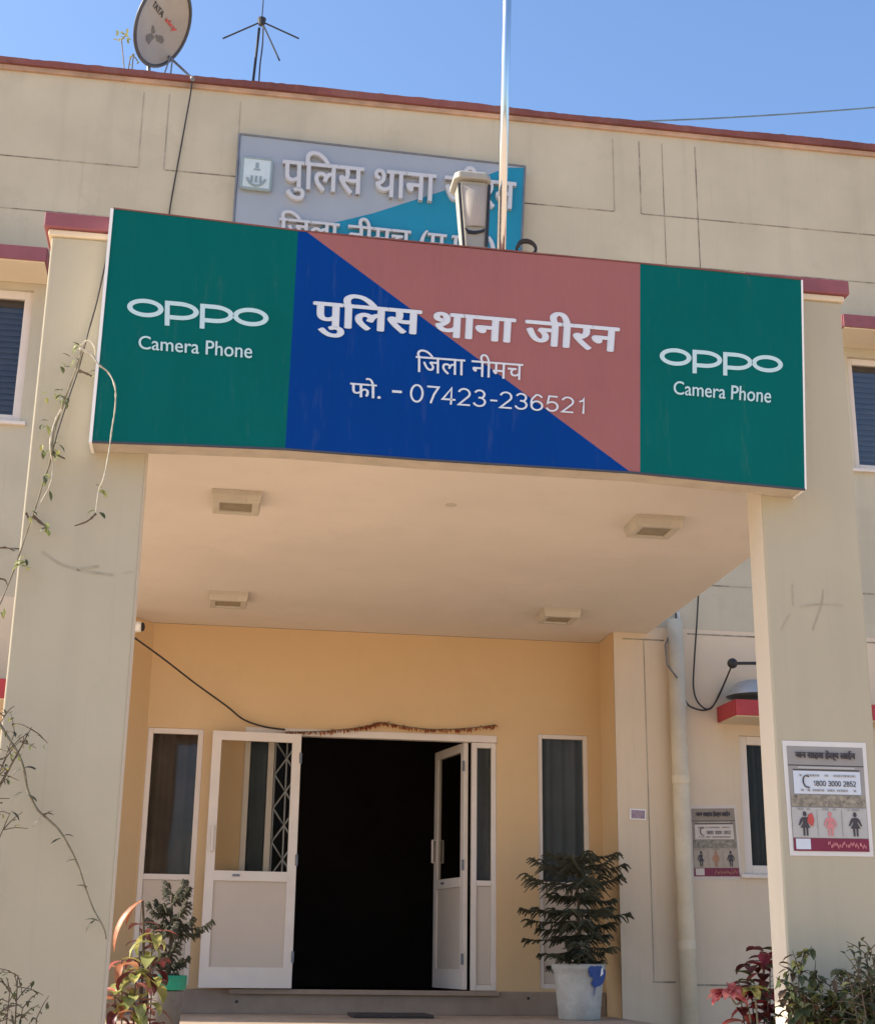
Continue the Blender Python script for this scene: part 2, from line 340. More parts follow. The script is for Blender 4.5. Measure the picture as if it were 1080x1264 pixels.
# ------------------------------------------------------------------ ground, porch floor, steps
gm = MB(); gm.add([(-700, -700, 0), (700, -700, 0), (700, 700, 0), (-700, 700, 0)], [(0, 1, 2, 3)])
gm.build('ground', M['ground'], kind='structure')
pf = MB(); pf.box(-1.0, 3.45, YP+0.003, YF-.002, 0.0, ZFL); pf.box(-.94, 3.43, YF-.002, Y0, 0, ZFL)
pf.build('porch_floor', M['floor'], kind='structure')
stp = MB()
for i in range(6): stp.box(-.42, 2.9, YP-.30*(6-i), YP-.30*(5-i)-(.0 if i < 5 else -.002), 0, ZFL-.17*(6-i)+.001*(i == 0))
stp.build('entrance_steps', M['floor'], kind='structure')

# ------------------------------------------------------------------ the station building
B = thing('police_station_building', 'cream two storey police station building with ochre entrance porch and maroon bands', 'building', ((1.2, YF, 0)))
def holed_wall(mb, x0, x1, z0, z1, y0, y1, holes):
    xs = sorted({x0, x1}|{h[i] for h in holes for i in (0, 1)}); zs = sorted({z0, z1}|{h[i] for h in holes for i in (2, 3)})
    xs = [x for x in xs if x0 <= x <= x1]; zs = [z for z in zs if z0 <= z <= z1]
    def solid(i, j):
        if not (0 <= i < len(xs)-1 and 0 <= j < len(zs)-1): return False
        cx, cz = (xs[i]+xs[i+1])/2, (zs[j]+zs[j+1])/2
        return not any(h[0] < cx < h[1] and h[2] < cz < h[3] for h in holes)
    for i in range(len(xs)-1):
        for j in range(len(zs)-1):
            if not solid(i, j): continue
            a, b, c, d = xs[i], xs[i+1], zs[j], zs[j+1]
            mb.add([(a, y0, c), (b, y0, c), (b, y0, d), (a, y0, d)], [(0, 1, 2, 3)])
            mb.add([(a, y1, c), (b, y1, c), (b, y1, d), (a, y1, d)], [(3, 2, 1, 0)])
            if not solid(i-1, j): mb.add([(a, y0, c), (a, y1, c), (a, y1, d), (a, y0, d)], [(3, 2, 1, 0)])
            if not solid(i+1, j): mb.add([(b, y0, c), (b, y1, c), (b, y1, d), (b, y0, d)], [(0, 1, 2, 3)])
            if not solid(i, j-1): mb.add([(a, y0, c), (b, y0, c), (b, y1, c), (a, y1, c)], [(3, 2, 1, 0)])
            if not solid(i, j+1): mb.add([(a, y0, d), (b, y0, d), (b, y1, d), (a, y1, d)], [(0, 1, 2, 3)])
WUL = (-2.95, -1.80, 4.35+E, 5.60+E)      # upper left window, upper right, lower left, lower right
WUR = (5.845, 7.0, 4.43+E, 5.58+E)
WLL = (-2.95, -1.86, .69+E, 1.87+E)
WLR = (4.555, 5.55, .69+E, 1.87+E)
REC = (-.56, 3.44, -5, ZC)
BX0, BX1 = -8.0, 13.0
ZM = ZC+.06
for xa, xb in ((BX0, -.95), (REC[1], BX1)):
    fl = MB(); holed_wall(fl, xa, xb, 0, ZM, YF, YF+.23, [h for h in (WLL, WLR) if xa < h[0] < xb]); fl.build('lower_wall', M['lower'], B)
fa = MB(); holed_wall(fa, BX0, BX1, ZM+.001, ZTOP, YF, YF+.23, [WUL, WUR])
fa.box(BX0, BX0+.23, YF+.235, YF+10, 0, ZTOP); fa.box(BX1-.23, BX1, YF+.235, YF+10, 0, ZTOP); fa.box(BX0, BX1, YF+10.005, YF+10.2, 0, ZTOP)
fa.build('upper_wall', M['facade'], B)
rf = MB(); rf.box(BX0+.24, BX1-.24, YF+.24, YF+9.99, ZTOP-.95, ZTOP-.8); rf.build('roof', M['ground'], B)
co = MB(); n = 420; random.seed(77); rows = []
for i in range(n+1):
    x = BX0-.05+(BX1-BX0+.1)*i/n; j = lambda a: random.uniform(-a, a); sag = .008*math.sin(x*1.3)+.004*math.sin(x*3.7)
    rows.append([(x, YF-.06+j(.003), ZTOP+.005+j(.002)), (x, YF-.06+j(.003), ZTOP+.072+sag+j(.003)), (x, YF+.27, ZTOP+.075+sag), (x, YF+.27, ZTOP+.005)])
co.add([p for r_ in rows for p in r_], [(4*i+a, 4*i+4+a, 4*i+4+(a+1) % 4, 4*i+(a+1) % 4) for i in range(n) for a in range(4)]+[(3, 2, 1, 0), (4*n, 4*n+1, 4*n+2, 4*n+3)])
for p_ in range(len(co.f)): co.f[p_] = co.f[p_][::-1]
co.build('parapet_coping', M['coping'], B)
cb = MB(); cb.box(BX0-.03, BX1+.03, YF-.032, YF+.02, ZTOP-.045, ZTOP+.003); cb.build('coping_moulding', M['moulding'], B, bevel=.005)
yw = MB()
DH = (.279, 2.488, ZD, 1.85+E); HL = (-.548, -.075, -.265+E, 1.83+E); HR = (2.863, 3.316, -.265+E, 1.893+E)
holed_wall(yw, -.56, 3.44, ZFL-.02, ZC-.002, Y0, Y0+.12, [DH, HL, HR])
yw.add([(-.946, YF+.003, ZFL), (-.557, Y0, ZFL), (-.557, Y0, ZC-.002), (-.946, YF+.003, ZC-.002)], [(3, 2, 1, 0)])
yw.add([(3.437, YF+.003, ZFL), (3.437, Y0, ZFL), (3.437, Y0, ZC-.002), (3.437, YF+.003, ZC-.002)], [(0, 1, 2, 3)])
yw.build('entrance_wall', M['yellow'], B)
sk = MB(); sk.box(-.55, 3.43, Y0-.025, Y0-.002, ZFL, ZD); sk.box(.25, 2.5, Y0-.07, Y0-.027, ZD-.035, ZD+.004)
sk.build('skirting', M['riser'], B, bevel=.004)
for u, v in ((292, 1237), (652, 1233)):
    hole = MB(); p = at(u, v, Y0-.03); hole.tube([p, p+Vector((0, -.004, 0))], .012, 10); hole.build('weep_hole', M['black'], B)
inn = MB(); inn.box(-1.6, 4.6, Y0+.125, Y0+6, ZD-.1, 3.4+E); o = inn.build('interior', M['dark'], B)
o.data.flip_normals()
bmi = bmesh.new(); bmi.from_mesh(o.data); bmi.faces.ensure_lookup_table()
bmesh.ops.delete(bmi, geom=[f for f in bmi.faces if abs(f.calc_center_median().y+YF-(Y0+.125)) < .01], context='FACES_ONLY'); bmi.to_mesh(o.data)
# porch roof, beam, recess soffit
sb = MB()
sb.prism([(-1.0, YB+.004, ZC), (3.45, YB+.004, ZC), (3.45, 7.66, ZC), (3.70, 7.66, ZC), (3.75, YF-.003, ZC), (-1.0, YF-.003, ZC)], (0, 0, .16))
sb.prism([(-.945, YF-.003, ZC), (3.435, YF-.003, ZC), (3.435, Y0-.002, ZC), (-.57, Y0-.002, ZC)], (0, 0, .05))
sb.build('porch_ceiling', M['ceiling'], B)
bm_ = MB(); bm_.box(-.425, 2.915, YP+.02, YB-.01, 2.565+E, 3.50+E); bm_.build('porch_beam', M['ceiling'], B)
# pillars
def pillar(x0, x1):
    m = MB(); m.box(x0, x1, YP, YB, 0, 3.665+E); p = m.build('pillar', M['pillar'], B, bevel=.008)
    m = MB(); m.box(x0-.018, x1+.018, YP-.018, YB+.018, 3.665+E, 3.70+E); m.build('cornice', M['cream'], p, bevel=.006)
    m = MB(); m.box(x0-.042, x1+.042, YP-.042, YB+.042, 3.702+E, 3.79+E); m.build('pillar_cap', M['band'], p, bevel=.006)
    return p
PL = pillar(-1.01, -.427); PR = pillar(2.917, 3.469)
for p_, x in ((PL, -.427), (PR, 2.917)):       # paler sheet on each pillar's inner side, bounce light put into its colour
    m = MB(); m.box(x-.003, x+.003, YP+.012, YB-.012, ZFL+.01, 2.55+E); m.build('bounce_strip', M['bouncepaint'], p_)
def strip(mb, pts, wd, Y):
    """a thin mark drawn on the plane y = Y through photo points"""
    P = [at(u, v, Y) for u, v in pts]
    if len(P) > 2: P = spline(P, 4)
    for i in range(len(P)-1):
        t = (P[i+1]-P[i]).normalized(); n = Vector((-t.z, 0, t.x))*wd/2
        mb.add([P[i]-n, P[i+1]-n, P[i+1]+n, P[i]+n], [(0, 1, 2, 3)])
sc = MB()
strip(sc, [(52, 681), (72, 695), (100, 704), (140, 710)], .012, YP-.002); strip(sc, [(152, 708), (164, 706)], .010, YP-.002)
strip(sc, [(95, 703), (122, 699)], .014, YP-.002)
sc.build('scuff_mark', M['scuff'], PL)
sc = MB()
strip(sc, [(988, 749), (1012, 746), (1041, 748)], .011, YP-.002); strip(sc, [(1016, 728), (1014, 746), (1003, 778)], .009, YP-.002)
strip(sc, [(978, 722), (979, 748)], .009, YP-.002); strip(sc, [(975, 758), (964, 778)], .008, YP-.002)
sc.build('scuff_mark', M['scuff'], PR)
# grooves of the plaster panels
def gline(mat, x0, z0, x1, z1, wd=.012):
    y = YF-.0025-.0004*(abs(z1-z0) < abs(x1-x0)); mb = MB()
    if abs(z1-z0) < abs(x1-x0): mb.box(x0, x1, y, YF+.001, z0-wd/2, z0+wd/2)
    else: mb.box(x0-wd/2, x0+wd/2, y, YF+.001, min(z0, z1), max(z0, z1))
    mb.build('panel_groove', M[mat], B)
gr = 'groove'; zt = 7.73+E; zg = 6.925+E; zh = 6.393+E; za = 6.955+E
gline(gr, BX0, zg, -.99, zg); gline(gr, -.74, zg, 3.55, zg); gline(gr, 3.83, zg, BX1, zg)
gline(gr, BX0, zh, BX1, zh, .010); gline(gr, 4.402, zh, 4.402, zt, .010)
for x in (3.826,): gline(gr, x, za-.03, x, zt)
for x in (4.06,): gline(gr, x, 6.1+E, x, zt, .007)
za2 = at(900, 724, YF).z; zb2 = at(900, 785, YF).z; zc2 = at(910, 1217, YF).z
gline(gr, 4.12, za2, BX1, za2); gline(gr, 4.12, zb2, BX1, zb2); gline(gr, BX0, za2, -.7, za2); gline(gr, 4.08, zc2, BX1, zc2, .014)
gline(gr, 3.70, zc2+.02, 3.90, zc2+.02, .014); gline(gr, 3.52, ZC-.055, 3.9, ZC-.055, .012)
gf = 'groove_faint'
for x in (-.99, -.755, 3.557, -.09): gline(gf, x, zg, x, zt, .011)
gline(gf, 3.715, zc2+.03, 3.715, ZC-.06, .009)
# awnings over the windows
def awning(x0, x1, zb, zt_, mat, d=.45):
    m = MB(); m.box(x0+.01, x1-.01, YF-d+.02, YF-.002, zb-.01, zt_-.012); a = m.build('window_awning', M['cream'], B, bevel=.006)
    m = MB(); m.box(x0, x1, YF-d, YF-d+.018, zb, zt_)
    m.box(x1-.008, x1+.008, YF-d+.02, YF-.003, zb, zt_); m.box(x0-.008, x0+.008, YF-d+.02, YF-.003, zb, zt_)
    m.build('painted_fascia', M[mat], a, bevel=.004)
awning(-3.2, -1.66, 5.675+E, 5.805+E, 'band'); awning(5.62, 7.3, 5.68+E, 5.807+E, 'band')
awning(-3.2, -1.615, 1.88+E, 2.035+E, 'red'); awning(4.37, 5.8, 1.975+E, 2.11+E, 'red')
# windows: frame > pane, curtain
def window(hx0, hx1, hz0, hz1, yw_, cover, fr=.05, panel_to=None, mull=(), louvre=False, glassm='glass', lite=0):
    y = yw_+.01; m = MB(); z0 = hz0
    m.box(hx0, hx0+fr, y, y+.05, hz0, hz1); m.box(hx1-fr, hx1, y, y+.05, hz0, hz1)
    m.box(hx0+fr, hx1-fr, y, y+.05, hz1-fr, hz1); m.box(hx0+fr, hx1-fr, y, y+.05, hz0, hz0+fr)
    for x in mull: m.box(x-fr/2, x+fr/2, y+.004, y+.046, hz0+fr, hz1-fr)
    if panel_to: m.box(hx0+fr, hx1-fr, y+.002, y+.048, panel_to-fr, panel_to)
    f = m.build('window', M['white'], B, bevel=.004)
    if panel_to:
        m = MB(); m.box(hx0+fr+.002, hx1-fr-.002, y+.015, y+.035, hz0+fr+.002, panel_to-fr-.002); m.build('lower_panel', M['panel'], f)
        z0 = panel_to-fr
    m = MB(); m.box(hx0+fr-.005, hx1-fr+.005, y+.022, y+.027, z0+fr-.005, hz1-fr+.005); m.build('pane', M[glassm], f)
    m = MB(); a, b = hx0+.005, hx1-.005; n = 40
    if louvre:
        zz = z0+fr
        while zz < hz1-.03:
            m.add([(a, y+.062, zz), (b, y+.062, zz), (b, y+.10, zz+.06), (a, y+.10, zz+.06)], [(0, 1, 2, 3)]); zz += .055
        m.add([(a, y+.115, z0), (b, y+.115, z0), (b, y+.115, hz1-.002), (a, y+.115, hz1-.002)], [(0, 1, 2, 3)])
        m.build('louvre', M[cover], f)
    else:
        ph = random.random()*6
        for i in range(n):
            xa, xb = a+(b-a)*i/n, a+(b-a)*(i+1)/n; g = lambda q: y+.08+.014*math.sin(q*55+ph)+.008*math.sin(q*23)
            m.add([(xa, g(xa), z0+.01), (xb, g(xb), z0+.01), (xb, g(xb), hz1-.005), (xa, g(xa), hz1-.005)], [(0, 1, 2, 3)])
        m.build('curtain', M[cover], f, smooth=True)
    return f
window(*WUL, YF+.03, 'blind', .075, louvre=True, glassm='dustyglass'); window(*WUR, YF+.03, 'blind', .06, louvre=True, glassm='dustyglass')
window(*WLL, YF+.03, 'curtain_dark', .07); window(*WLR, YF+.02, 'black', .075, glassm='doorglass')
zpl = .615+E
window(HL[0], HL[1], HL[2], HL[3], Y0, 'reflect_brown', .047, zpl, glassm='dustyglass')
window(HR[0], HR[1], HR[2], HR[3], Y0, 'reflect_blue', .038, zpl, glassm='doorglass')
window(DH[0], .536, ZD+.005, DH[3]-.052, Y0, 'reflect_blue', .052, zpl, glassm='doorglass'); window(2.268, DH[1], ZD+.005, DH[3]-.052, Y0, 'reflect_blue', .046, zpl, glassm='doorglass')
hd = MB(); hd.box(DH[0], DH[1], Y0-.008, Y0+.07, DH[3]-.05, DH[3]+.012); hd.build('door_head', M['white'], B, bevel=.004)
# sills under the upper windows
for wx in (WUL, WUR, WLR):
    m = MB(); m.box(wx[0]-.05, wx[1]+.05, YF-.035, YF+.036, wx[2]-.035, wx[2]-.002); m.build('window_sill', M['white'], B, bevel=.004)
# door leaves
def leaf_door(hinge, ang, wd, sgn, y):
    """leaf along +x*sgn from the hinge, turned by ang about the hinge; children carry its pieces"""
    c, s = math.cos(ang), math.sin(ang)
    def T(mb):
        mb.v = [Vector((hinge[0]+sgn*(p.x*c-p.y*s), hinge[1]+p.x*s+p.y*c, p.z)) for p in mb.v]; return mb
    z0, z1 = ZD+.012, 1.80+E; zm = .60+E; fr = .075
    m = MB(); m.box(0, fr, 0, .04, z0, z1); m.box(wd-fr, wd, 0, .04, z0, z1); m.box(fr, wd-fr, 0, .04, z1-fr, z1); m.box(fr, wd-fr, 0, .04, z0, z0+.16); m.box(fr, wd-fr, -.004, .044, zm-.035, zm+.045)
    d = T(m).build('door_leaf', M['white'], B)
    m = MB(); m.box(fr, wd-fr, .012, .028, z0+.16, zm-.035); T(m).build('lower_panel', M['panel'], d)
    m = MB(); m.box(fr, wd-fr, .018, .022, zm+.045, z1-fr); T(m).build('glass_pane', M['doorglass'], d)
    hx = wd-.045; m = MB()
    for q in (-.03, .03+.04):
        m.tube([(hx, 0.02, .90+E-.1), (hx, q if q < 0 else q, .90+E-.1), (hx, q, .90+E+.1), (hx, .02, .90+E+.1)], .011, 8)
    T(m).build('handle', M['white'], d)
    m = MB(); m.box(wd*.62, wd*.62+.06, -.014, -.004, zm, zm+.018); T(m).build('latch', M['steel'], d)
    for z in (z0+.2, zm+.1, z1-.25):
        m = MB(); m.tube([(.0, -.004, z), (.0, -.004, z+.09)], .012, 8); T(m).build('hinge', M['steel'], d)
    return d
leaf_door((.757, Y0-.10), R(-3.5), .755, -1, 0)
leaf_door((2.205, Y0+.06), R(79), .75, -1, 0)
# folded steel gate behind the left leaf
gg = MB(); gx0, gx1, gy = .56, .76, Y0+.32
for i in range(3): x = gx0+(gx1-gx0)*i/2; gg.box(x-.006, x+.006, gy, gy+.02, ZD+.01, 1.80+E)
n = 7
for j in range(n):
    za_, zb_ = ZD+.05+j*.29, ZD+.05+(j+1)*.29
    for k in range(1):
        xa, xb = gx0, gx1
        gg.tube([(xa, gy-.006, za_), (xb, gy-.006, zb_)], .008, 5); gg.tube([(xb, gy+.026, za_), (xa, gy+.026, zb_)], .008, 5)
gg.build('folding_gate', M['grille'], B)
# rainwater pipe
px, py = 3.975, YF-.10
dp = MB(); dp.tube([(px, py, 0), (px, py, ZC+.11)], .070, 20); dpo = dp.build('rainwater_pipe', M['pipe'], B, smooth=True)
for z in (ZFL+.55, ZFL+1.9):
    m = MB(); m.tube([(px, py, z), (px, py, z+.07)], .076, 20); m.build('pipe_collar', M['pipe'], dpo)
m = MB()
m.tube([(px-.05, py+.0, ZC-.02), (px-.10, py-.02, ZC-.12), (px-.09, py-.02, ZC-.3), (px-.02, py-.075, ZC-.42)], .007, 6)
m.build('pipe_strap', M['steel'], dpo)

# ------------------------------------------------------------------ porch ceiling lights
def ceiling_light(x, y):
    t = thing('ceiling_light', '', 'ceiling light', (x, y, ZC), 'square lights on the porch ceiling')
    a, h = .155, .075; m = MB()
    q = [(-a*1.0, -a*1.0), (a*1.0, -a*1.0), (a*1.0, a*1.0), (-a*1.0, a*1.0)]
    def ring(k, z): return [(x+p*k, y+r*k, z) for p, r in q]
    vs = ring(1, ZC-.001)+ring(1, ZC-.03)+ring(.93, ZC-h)+ring(.66, ZC-h)+ring(.64, ZC-h+.014)
    m.add(vs, [(i*4+k, i*4+(k+1) % 4, i*4+4+(k+1) % 4, i*4+4+k) for i in range(4) for k in range(4)])
    m.build('housing', M['fix'], t, bevel=.004)
    m = MB(); m.add(ring(.645, ZC-h+.012), [(3, 2, 1, 0)]); m.build('diffuser', M['lens'], t)
    return t
cl = ceiling_light(.061, 8.66); cl['label'] = 'square ceiling light near the big sign, on the left'
for x, y, l in ((2.784, 8.66, 'square ceiling light near the big sign, beside the right pillar'), (.061, 11.30, 'square ceiling light near the ochre wall, above the brown window'),
                (2.784, 11.30, 'square ceiling light near the ochre wall, above the potted pine')):
    c = copy_tree(cl); c.location = (x, y, ZC); c['label'] = l
m = MB(); p = Vector((at(558, 627, 8.5).x, 8.55, ZC)); m.tube([p, p-Vector((0, 0, .006))], .035, 14)  # thin disc standing for a small ceiling stain
tag(m.build('ceiling_mark', M['fix']), 'small round stain mark on the porch ceiling', 'ceiling mark')

# ------------------------------------------------------------------ the big sign on the porch
SG = thing('porch_signboard', 'wide green, blue and rose signboard with white lettering across the porch front', 'signboard', (1.22, YS, 2.45+E))
outline = [(141, 258), (254, 272), (368, 285.5), (500, 299.5), (650, 314), (790, 326), (890, 336), (988, 346), (993, 603), (900, 594), (790, 582.5), (650, 574), (520, 566), (352, 553), (230, 548), (114, 544)]
m = MB(); m.prism([at(u, v, YS+.008) for u, v in outline], (0, YP-.004-YS-.008, 0)); m.build('frame', M['frame'], SG)
def sheet(pts, mat, name='sign_panel'):
    m = MB(); m.prism([at(u, v, YS) for u, v in pts], (0, .006, 0)); return m.build(name, M[mat], SG)
gL = sheet([(140, 257), (254, 271), (368, 284.5), (352, 554), (230, 549), (113, 545)], 'teal')
sheet([(368, 284.5), (379, 286), (778, 582.5), (650, 575), (520, 567), (352, 554)], 'blue')
sheet([(379, 286), (500, 298.5), (650, 313), (790, 325), (790, 583.5), (778, 582.5)], 'rose')
gR = sheet([(790, 325), (890, 335), (989, 345), (994, 604), (900, 595), (790, 583.5)], 'teal')
m = MB(); m.prism([at(u, v, YS-.006) for u, v in ((136.5, 256.5), (140.3, 257), (113.3, 546), (109.5, 545.5))], (0, .17, 0)); m.build('edge_trim', M['edge'], SG)
m = MB(); m.prism([at(u, v, YS-.004) for u, v in ((989, 345), (991, 345.3), (995.5, 604), (993.6, 604))], (0, .17, 0)); m.build('edge_trim', M['edge'], SG)
m = MB()
for a, b in (((140, 255.5), (368, 283)), ((368, 283), (790, 323.5)), ((790, 323.5), (989, 343.5))):
    m.prism([at(*a, YS-.003), at(*b, YS-.003), at(b[0], b[1]+1.6, YS-.003), at(a[0], a[1]+1.6, YS-.003)], (0, .17, 0))
m.build('top_edge', M['coping'], SG)
m = MB(); bl_ = [(113, 545), (230, 549), (352, 554), (520, 567), (650, 575), (780, 583), (900, 595), (994, 604)]
for a, b in zip(bl_, bl_[1:]): m.prism([at(a[0], a[1]-1.2, YS-.004), at(b[0], b[1]-1.2, YS-.004), at(b[0], b[1]+1.0, YS-.004), at(a[0], a[1]+1.0, YS-.004)], (0, .012, 0))
m.build('lower_edge', M['dishrim'], SG)
def oppo(q, mat):
    fm = quadmap(q, YS); m = MB(); L = -.003
    def P(a, b): return fm(a, b)+Vector((0, L, 0))
    W, r = .245, .5; n = 40
    for k, cx in enumerate((.1275, .376, .624, .8725)):
        rx, ry, ix, iy = .1275, .5, .090, .27
        if k in (0, 3):
            o_ = [(cx+rx*math.cos(2*math.pi*i/n), .5+ry*math.sin(2*math.pi*i/n)) for i in range(n)]
            i_ = [(cx+ix*math.cos(2*math.pi*i/n), .5+iy*math.sin(2*math.pi*i/n)) for i in range(n)]
            m.add([P(*p) for p in o_]+[P(*p) for p in i_], [(i, (i+1) % n, n+(i+1) % n, n+i) for i in range(n)])
        else:
            x0 = cx-.112; x1 = cx+.128; xm = x0+.10
            top = [(x0, 1.0), (xm, 1.0)]+[(xm+(x1-xm)*math.sin(t), .5+.5*math.cos(t)) for t in [math.pi*i/16 for i in range(1, 16)]]+[(xm, 0.0), (x0+.034, 0.0)]
            inn_ = [(x0+.034, .77), (xm, .77)]+[(xm+(x1-xm-.038)*math.sin(t), .5+.27*math.cos(t)) for t in [math.pi*i/16 for i in range(1, 16)]]+[(xm, .23), (x0+.034, .23)]
            N = len(top); m.add([P(*p) for p in top]+[P(*p) for p in inn_], [(i, i+1, N+i+1, N+i) for i in range(N-1)])
            m.add([P(x0, 1.0), P(x0+.034, .77), P(x0+.034, -.36), P(x0, -.36)], [(0, 1, 2, 3)])
    return m
oppo([(157, 367), (332, 382), (331, 404.5), (157, 389.5)], 'letter').build('lettering', M['pale'], gL)
oppo([(814, 428.5), (966, 440), (966, 461), (814, 450)], 'letter').build('lettering', M['pale'], gR)
m = MB(); write(m, 'Camera Phone', quadmap([(171, 414), (312, 424), (311, 443), (171, 431)], YS), .035); m.build('lettering', M['pale'], gL)
m = MB(); write(m, 'Camera Phone', quadmap([(831, 470), (952, 479), (951, 498), (831, 487)], YS), .035); m.build('lettering', M['pale'], gR)
m = MB(); write(m, 'पुिलस थाना जीरन', quadmap([(387, 358), (766, 391), (762, 449), (385, 415.5)], YS), .062); m.build('lettering', M['letter'], SG)
m = MB(); write(m, 'िजला नीमच', quadmap([(513, 431), (646, 441), (645, 470), (513, 459.5)], YS), .012); m.build('lettering', M['letter'], SG)
m = MB(); write(m, 'फो.', quadmap([(432, 465), (470, 468), (470, 493), (432, 490)], YS), .03)
m.poly([at(u, v, YS-.003) for u, v in ((484, 481.3), (496, 482.2), (496, 485.2), (484, 484.3))])
digits(m, '07423-236521', quadmap([(507, 474), (725, 492.5), (724, 511.5), (506, 496)], YS), .10)
m.build('lettering', M['letter'], SG)

# ------------------------------------------------------------------ the older name board on the front wall
YU = YF-.10
US = thing('wall_name_board', 'silver and blue name board with raised white letters on the upper front wall', 'signboard', (1.28, YU, 5.9+E))
tl, tr = at(296, 165, YU), at(648, 205, YU); bl, br = at(284.5, 330, YU), at(641, 358, YU)
m = MB(); m.prism([tl, tr, br, bl], (0, .096, 0)); m.build('backing_panel', M['silver'], US, bevel=.003)
m = MB(); m.prism([at(u, v, YU-.002) for u, v in ((410, 275), (460, 263), (507, 248), (570, 228), (625, 206.5), (646.5, 206.5), (640, 357), (330, 333), (360, 293))], (0, .004, 0)); m.build('blue_panel', M['cyan'], US)
m = MB()
for a, b in ((tl, tr), (tr, br), (br, bl), (bl, tl)): m.tube([a, b], .012, 6)
m.build('border', M['steel'], US)
m = MB(); write(m, 'पुिलस थाना जीरन', quadmap([(349, 185), (637, 213), (634, 276), (347, 248)], YU), .03, .003, .045)
write(m, 'िजला-नीमच (म.प्र.)', quadmap([(345, 260), (612, 287), (609, 332), (343, 305)], YU), .03, .003, .035)
m.build('raised_letters', M['raised'], US)
fm = quadmap([(300, 196), (336, 200), (333, 237), (297, 233)], YU)
V3 = lambda y: Vector((0, -y, 0))
m = MB(); m.prism([fm(0, 0)+V3(.04), fm(1, 0)+V3(.04), fm(1, 1)+V3(.04), fm(0, 1)+V3(.04)], (0, .039, 0)); em = m.build('emblem_plate', M['emblem'], US, bevel=.003)
m = MB()
for q0, q1 in (((0, 0), (1, 0)), ((1, 0), (1, 1)), ((1, 1), (0, 1)), ((0, 1), (0, 0))): m.tube([fm(*q0)+V3(.034), fm(*q1)+V3(.034)], .014, 6)
ring_ = [(.5+.33*math.cos(R(a)), .45+.36*math.sin(R(a))) for a in range(200, 341, 10)]
for i in range(len(ring_)-1): m.tube([fm(*ring_[i])+V3(.042), fm(*ring_[i+1])+V3(.042)], .012, 5)
m.poly([fm(a, b)+V3(.043) for a, b in ((.44, .68), (.56, .68), (.55, .86), (.45, .86))])
m.poly([fm(a, b)+V3(.043) for a, b in ((.38, .6), (.62, .6), (.60, .66), (.40, .66))])
for a0 in (.35, .5, .65): m.poly([fm(a, b)+V3(.043) for a, b in ((a0-.05, .2), (a0+.05, .2), (a0+.04, .42), (a0-.04, .42))])
m.build('emblem', M['emblem_dark'], em)

# ------------------------------------------------------------------ flag pole, street lamp, cable coil on the porch roof
p0 = at(619, 303, YP+.30); fx = p0.x; fy = YP+.30
# porch roof top is at ZC+.16; the pole stands on it
T = thing('flag_pole', 'tall shiny steel flag pole rising behind the signboard', 'flag pole', (fx, fy, ZC+.16))
ptop = at(626, 0, YP+.30)
m = MB(); dx = (ptop.x-p0.x)/(ptop.z-p0.z)
m.tube([(fx-dx*(p0.z-ZC-.16), fy, ZC+.16), (fx+dx*4.8, fy, p0.z+4.8)], .0265, 20); m.build('pole', M['chrome'], T, smooth=True)
m = MB(); m.box(fx-.11, fx+.05, fy-.08, fy+.08, ZC+.16, ZC+.172); m.build('base_plate', M['steel'], T, bevel=.003)
m = MB(); m.lathe((fx+dx*4.8, fy, p0.z+4.8), [(.001, .10), (.03, .085), (.04, .055), (.03, .025), (.012, 0)], 14); m.build('finial', M['chrome'], T, smooth=True)
yl = YP+.12
a0, a1 = at(566, 222, yl), at(604, 225, yl); b0, b1 = at(572, 304, yl), at(601, 306, yl)
T = thing('street_lamp', 'cream street lamp head with tapering dusty body above the signboard', 'street lamp', (b0.x+.06, yl, 3.5+E))
bot = Vector((0, 0, b0.z-.25)); k = .25
c0, c1 = b0+(b0-a0)*k, b1+(b1-a1)*k
def loft(mb, rings):
    n = len(rings[0]); vs = [p for r in rings for p in r]
    fs = [(i*n+j, i*n+(j+1) % n, (i+1)*n+(j+1) % n, (i+1)*n+j) for i in range(len(rings)-1) for j in range(n)]
    fs += [tuple(range(n-1, -1, -1)), tuple((len(rings)-1)*n+j for j in range(n))]
    mb.add(vs, fs)
def rr(l, r, y0, y1, ch=.12):
    w_ = (r.x-l.x); z = (l.z+r.z)/2; a, b = l.x, r.x; c = w_*ch
    return [Vector(q) for q in ((a, y0+c, z), (a+c, y0, z), (b-c, y0, z), (b, y0+c, z), (b, y1-c, z), (b-c, y1, z), (a+c, y1, z), (a, y1-c, z))]
m = MB(); loft(m, [rr(c0, c1, yl, yl+.12), rr(b0, b1, yl, yl+.13), rr(a0, a1, yl, yl+.16)]); m.build('housing', M['lamp_body'], T, bevel=.006)
m = MB()
l1, r1 = at(560, 221, yl), at(607, 225, yl); l2, r2 = at(561, 214, yl), at(605, 216, yl); l3, r3 = at(566, 211, yl), at(601, 213, yl)
loft(m, [rr(l1, r1, yl-.03, yl+.19), rr(l2, r2, yl-.028, yl+.188), rr(l3, r3, yl-.01, yl+.17)]); m.build('lid', M['lamp_body'], T, bevel=.008)
m = MB(); g0, g1 = at(569, 229, yl), at(602, 231, yl); h0, h1 = at(574, 279, yl), at(599, 280, yl)
vs = []
for i in range(7):
    t = i/6; l, r = g0.lerp(h0, t), g1.lerp(h1, t)
    for j in range(7):
        s_ = j/6; p = l.lerp(r, s_); p.y = yl-.003-.035*math.sin(math.pi*s_)**.6*math.sin(math.pi*min(.97, t+.03))**.5; vs.append(p)
m.add(vs, [(i*7+j, (i+1)*7+j, (i+1)*7+j+1, i*7+j+1) for i in range(6) for j in range(6)]); m.build('lens', M['lamp_lens'], T, smooth=True)
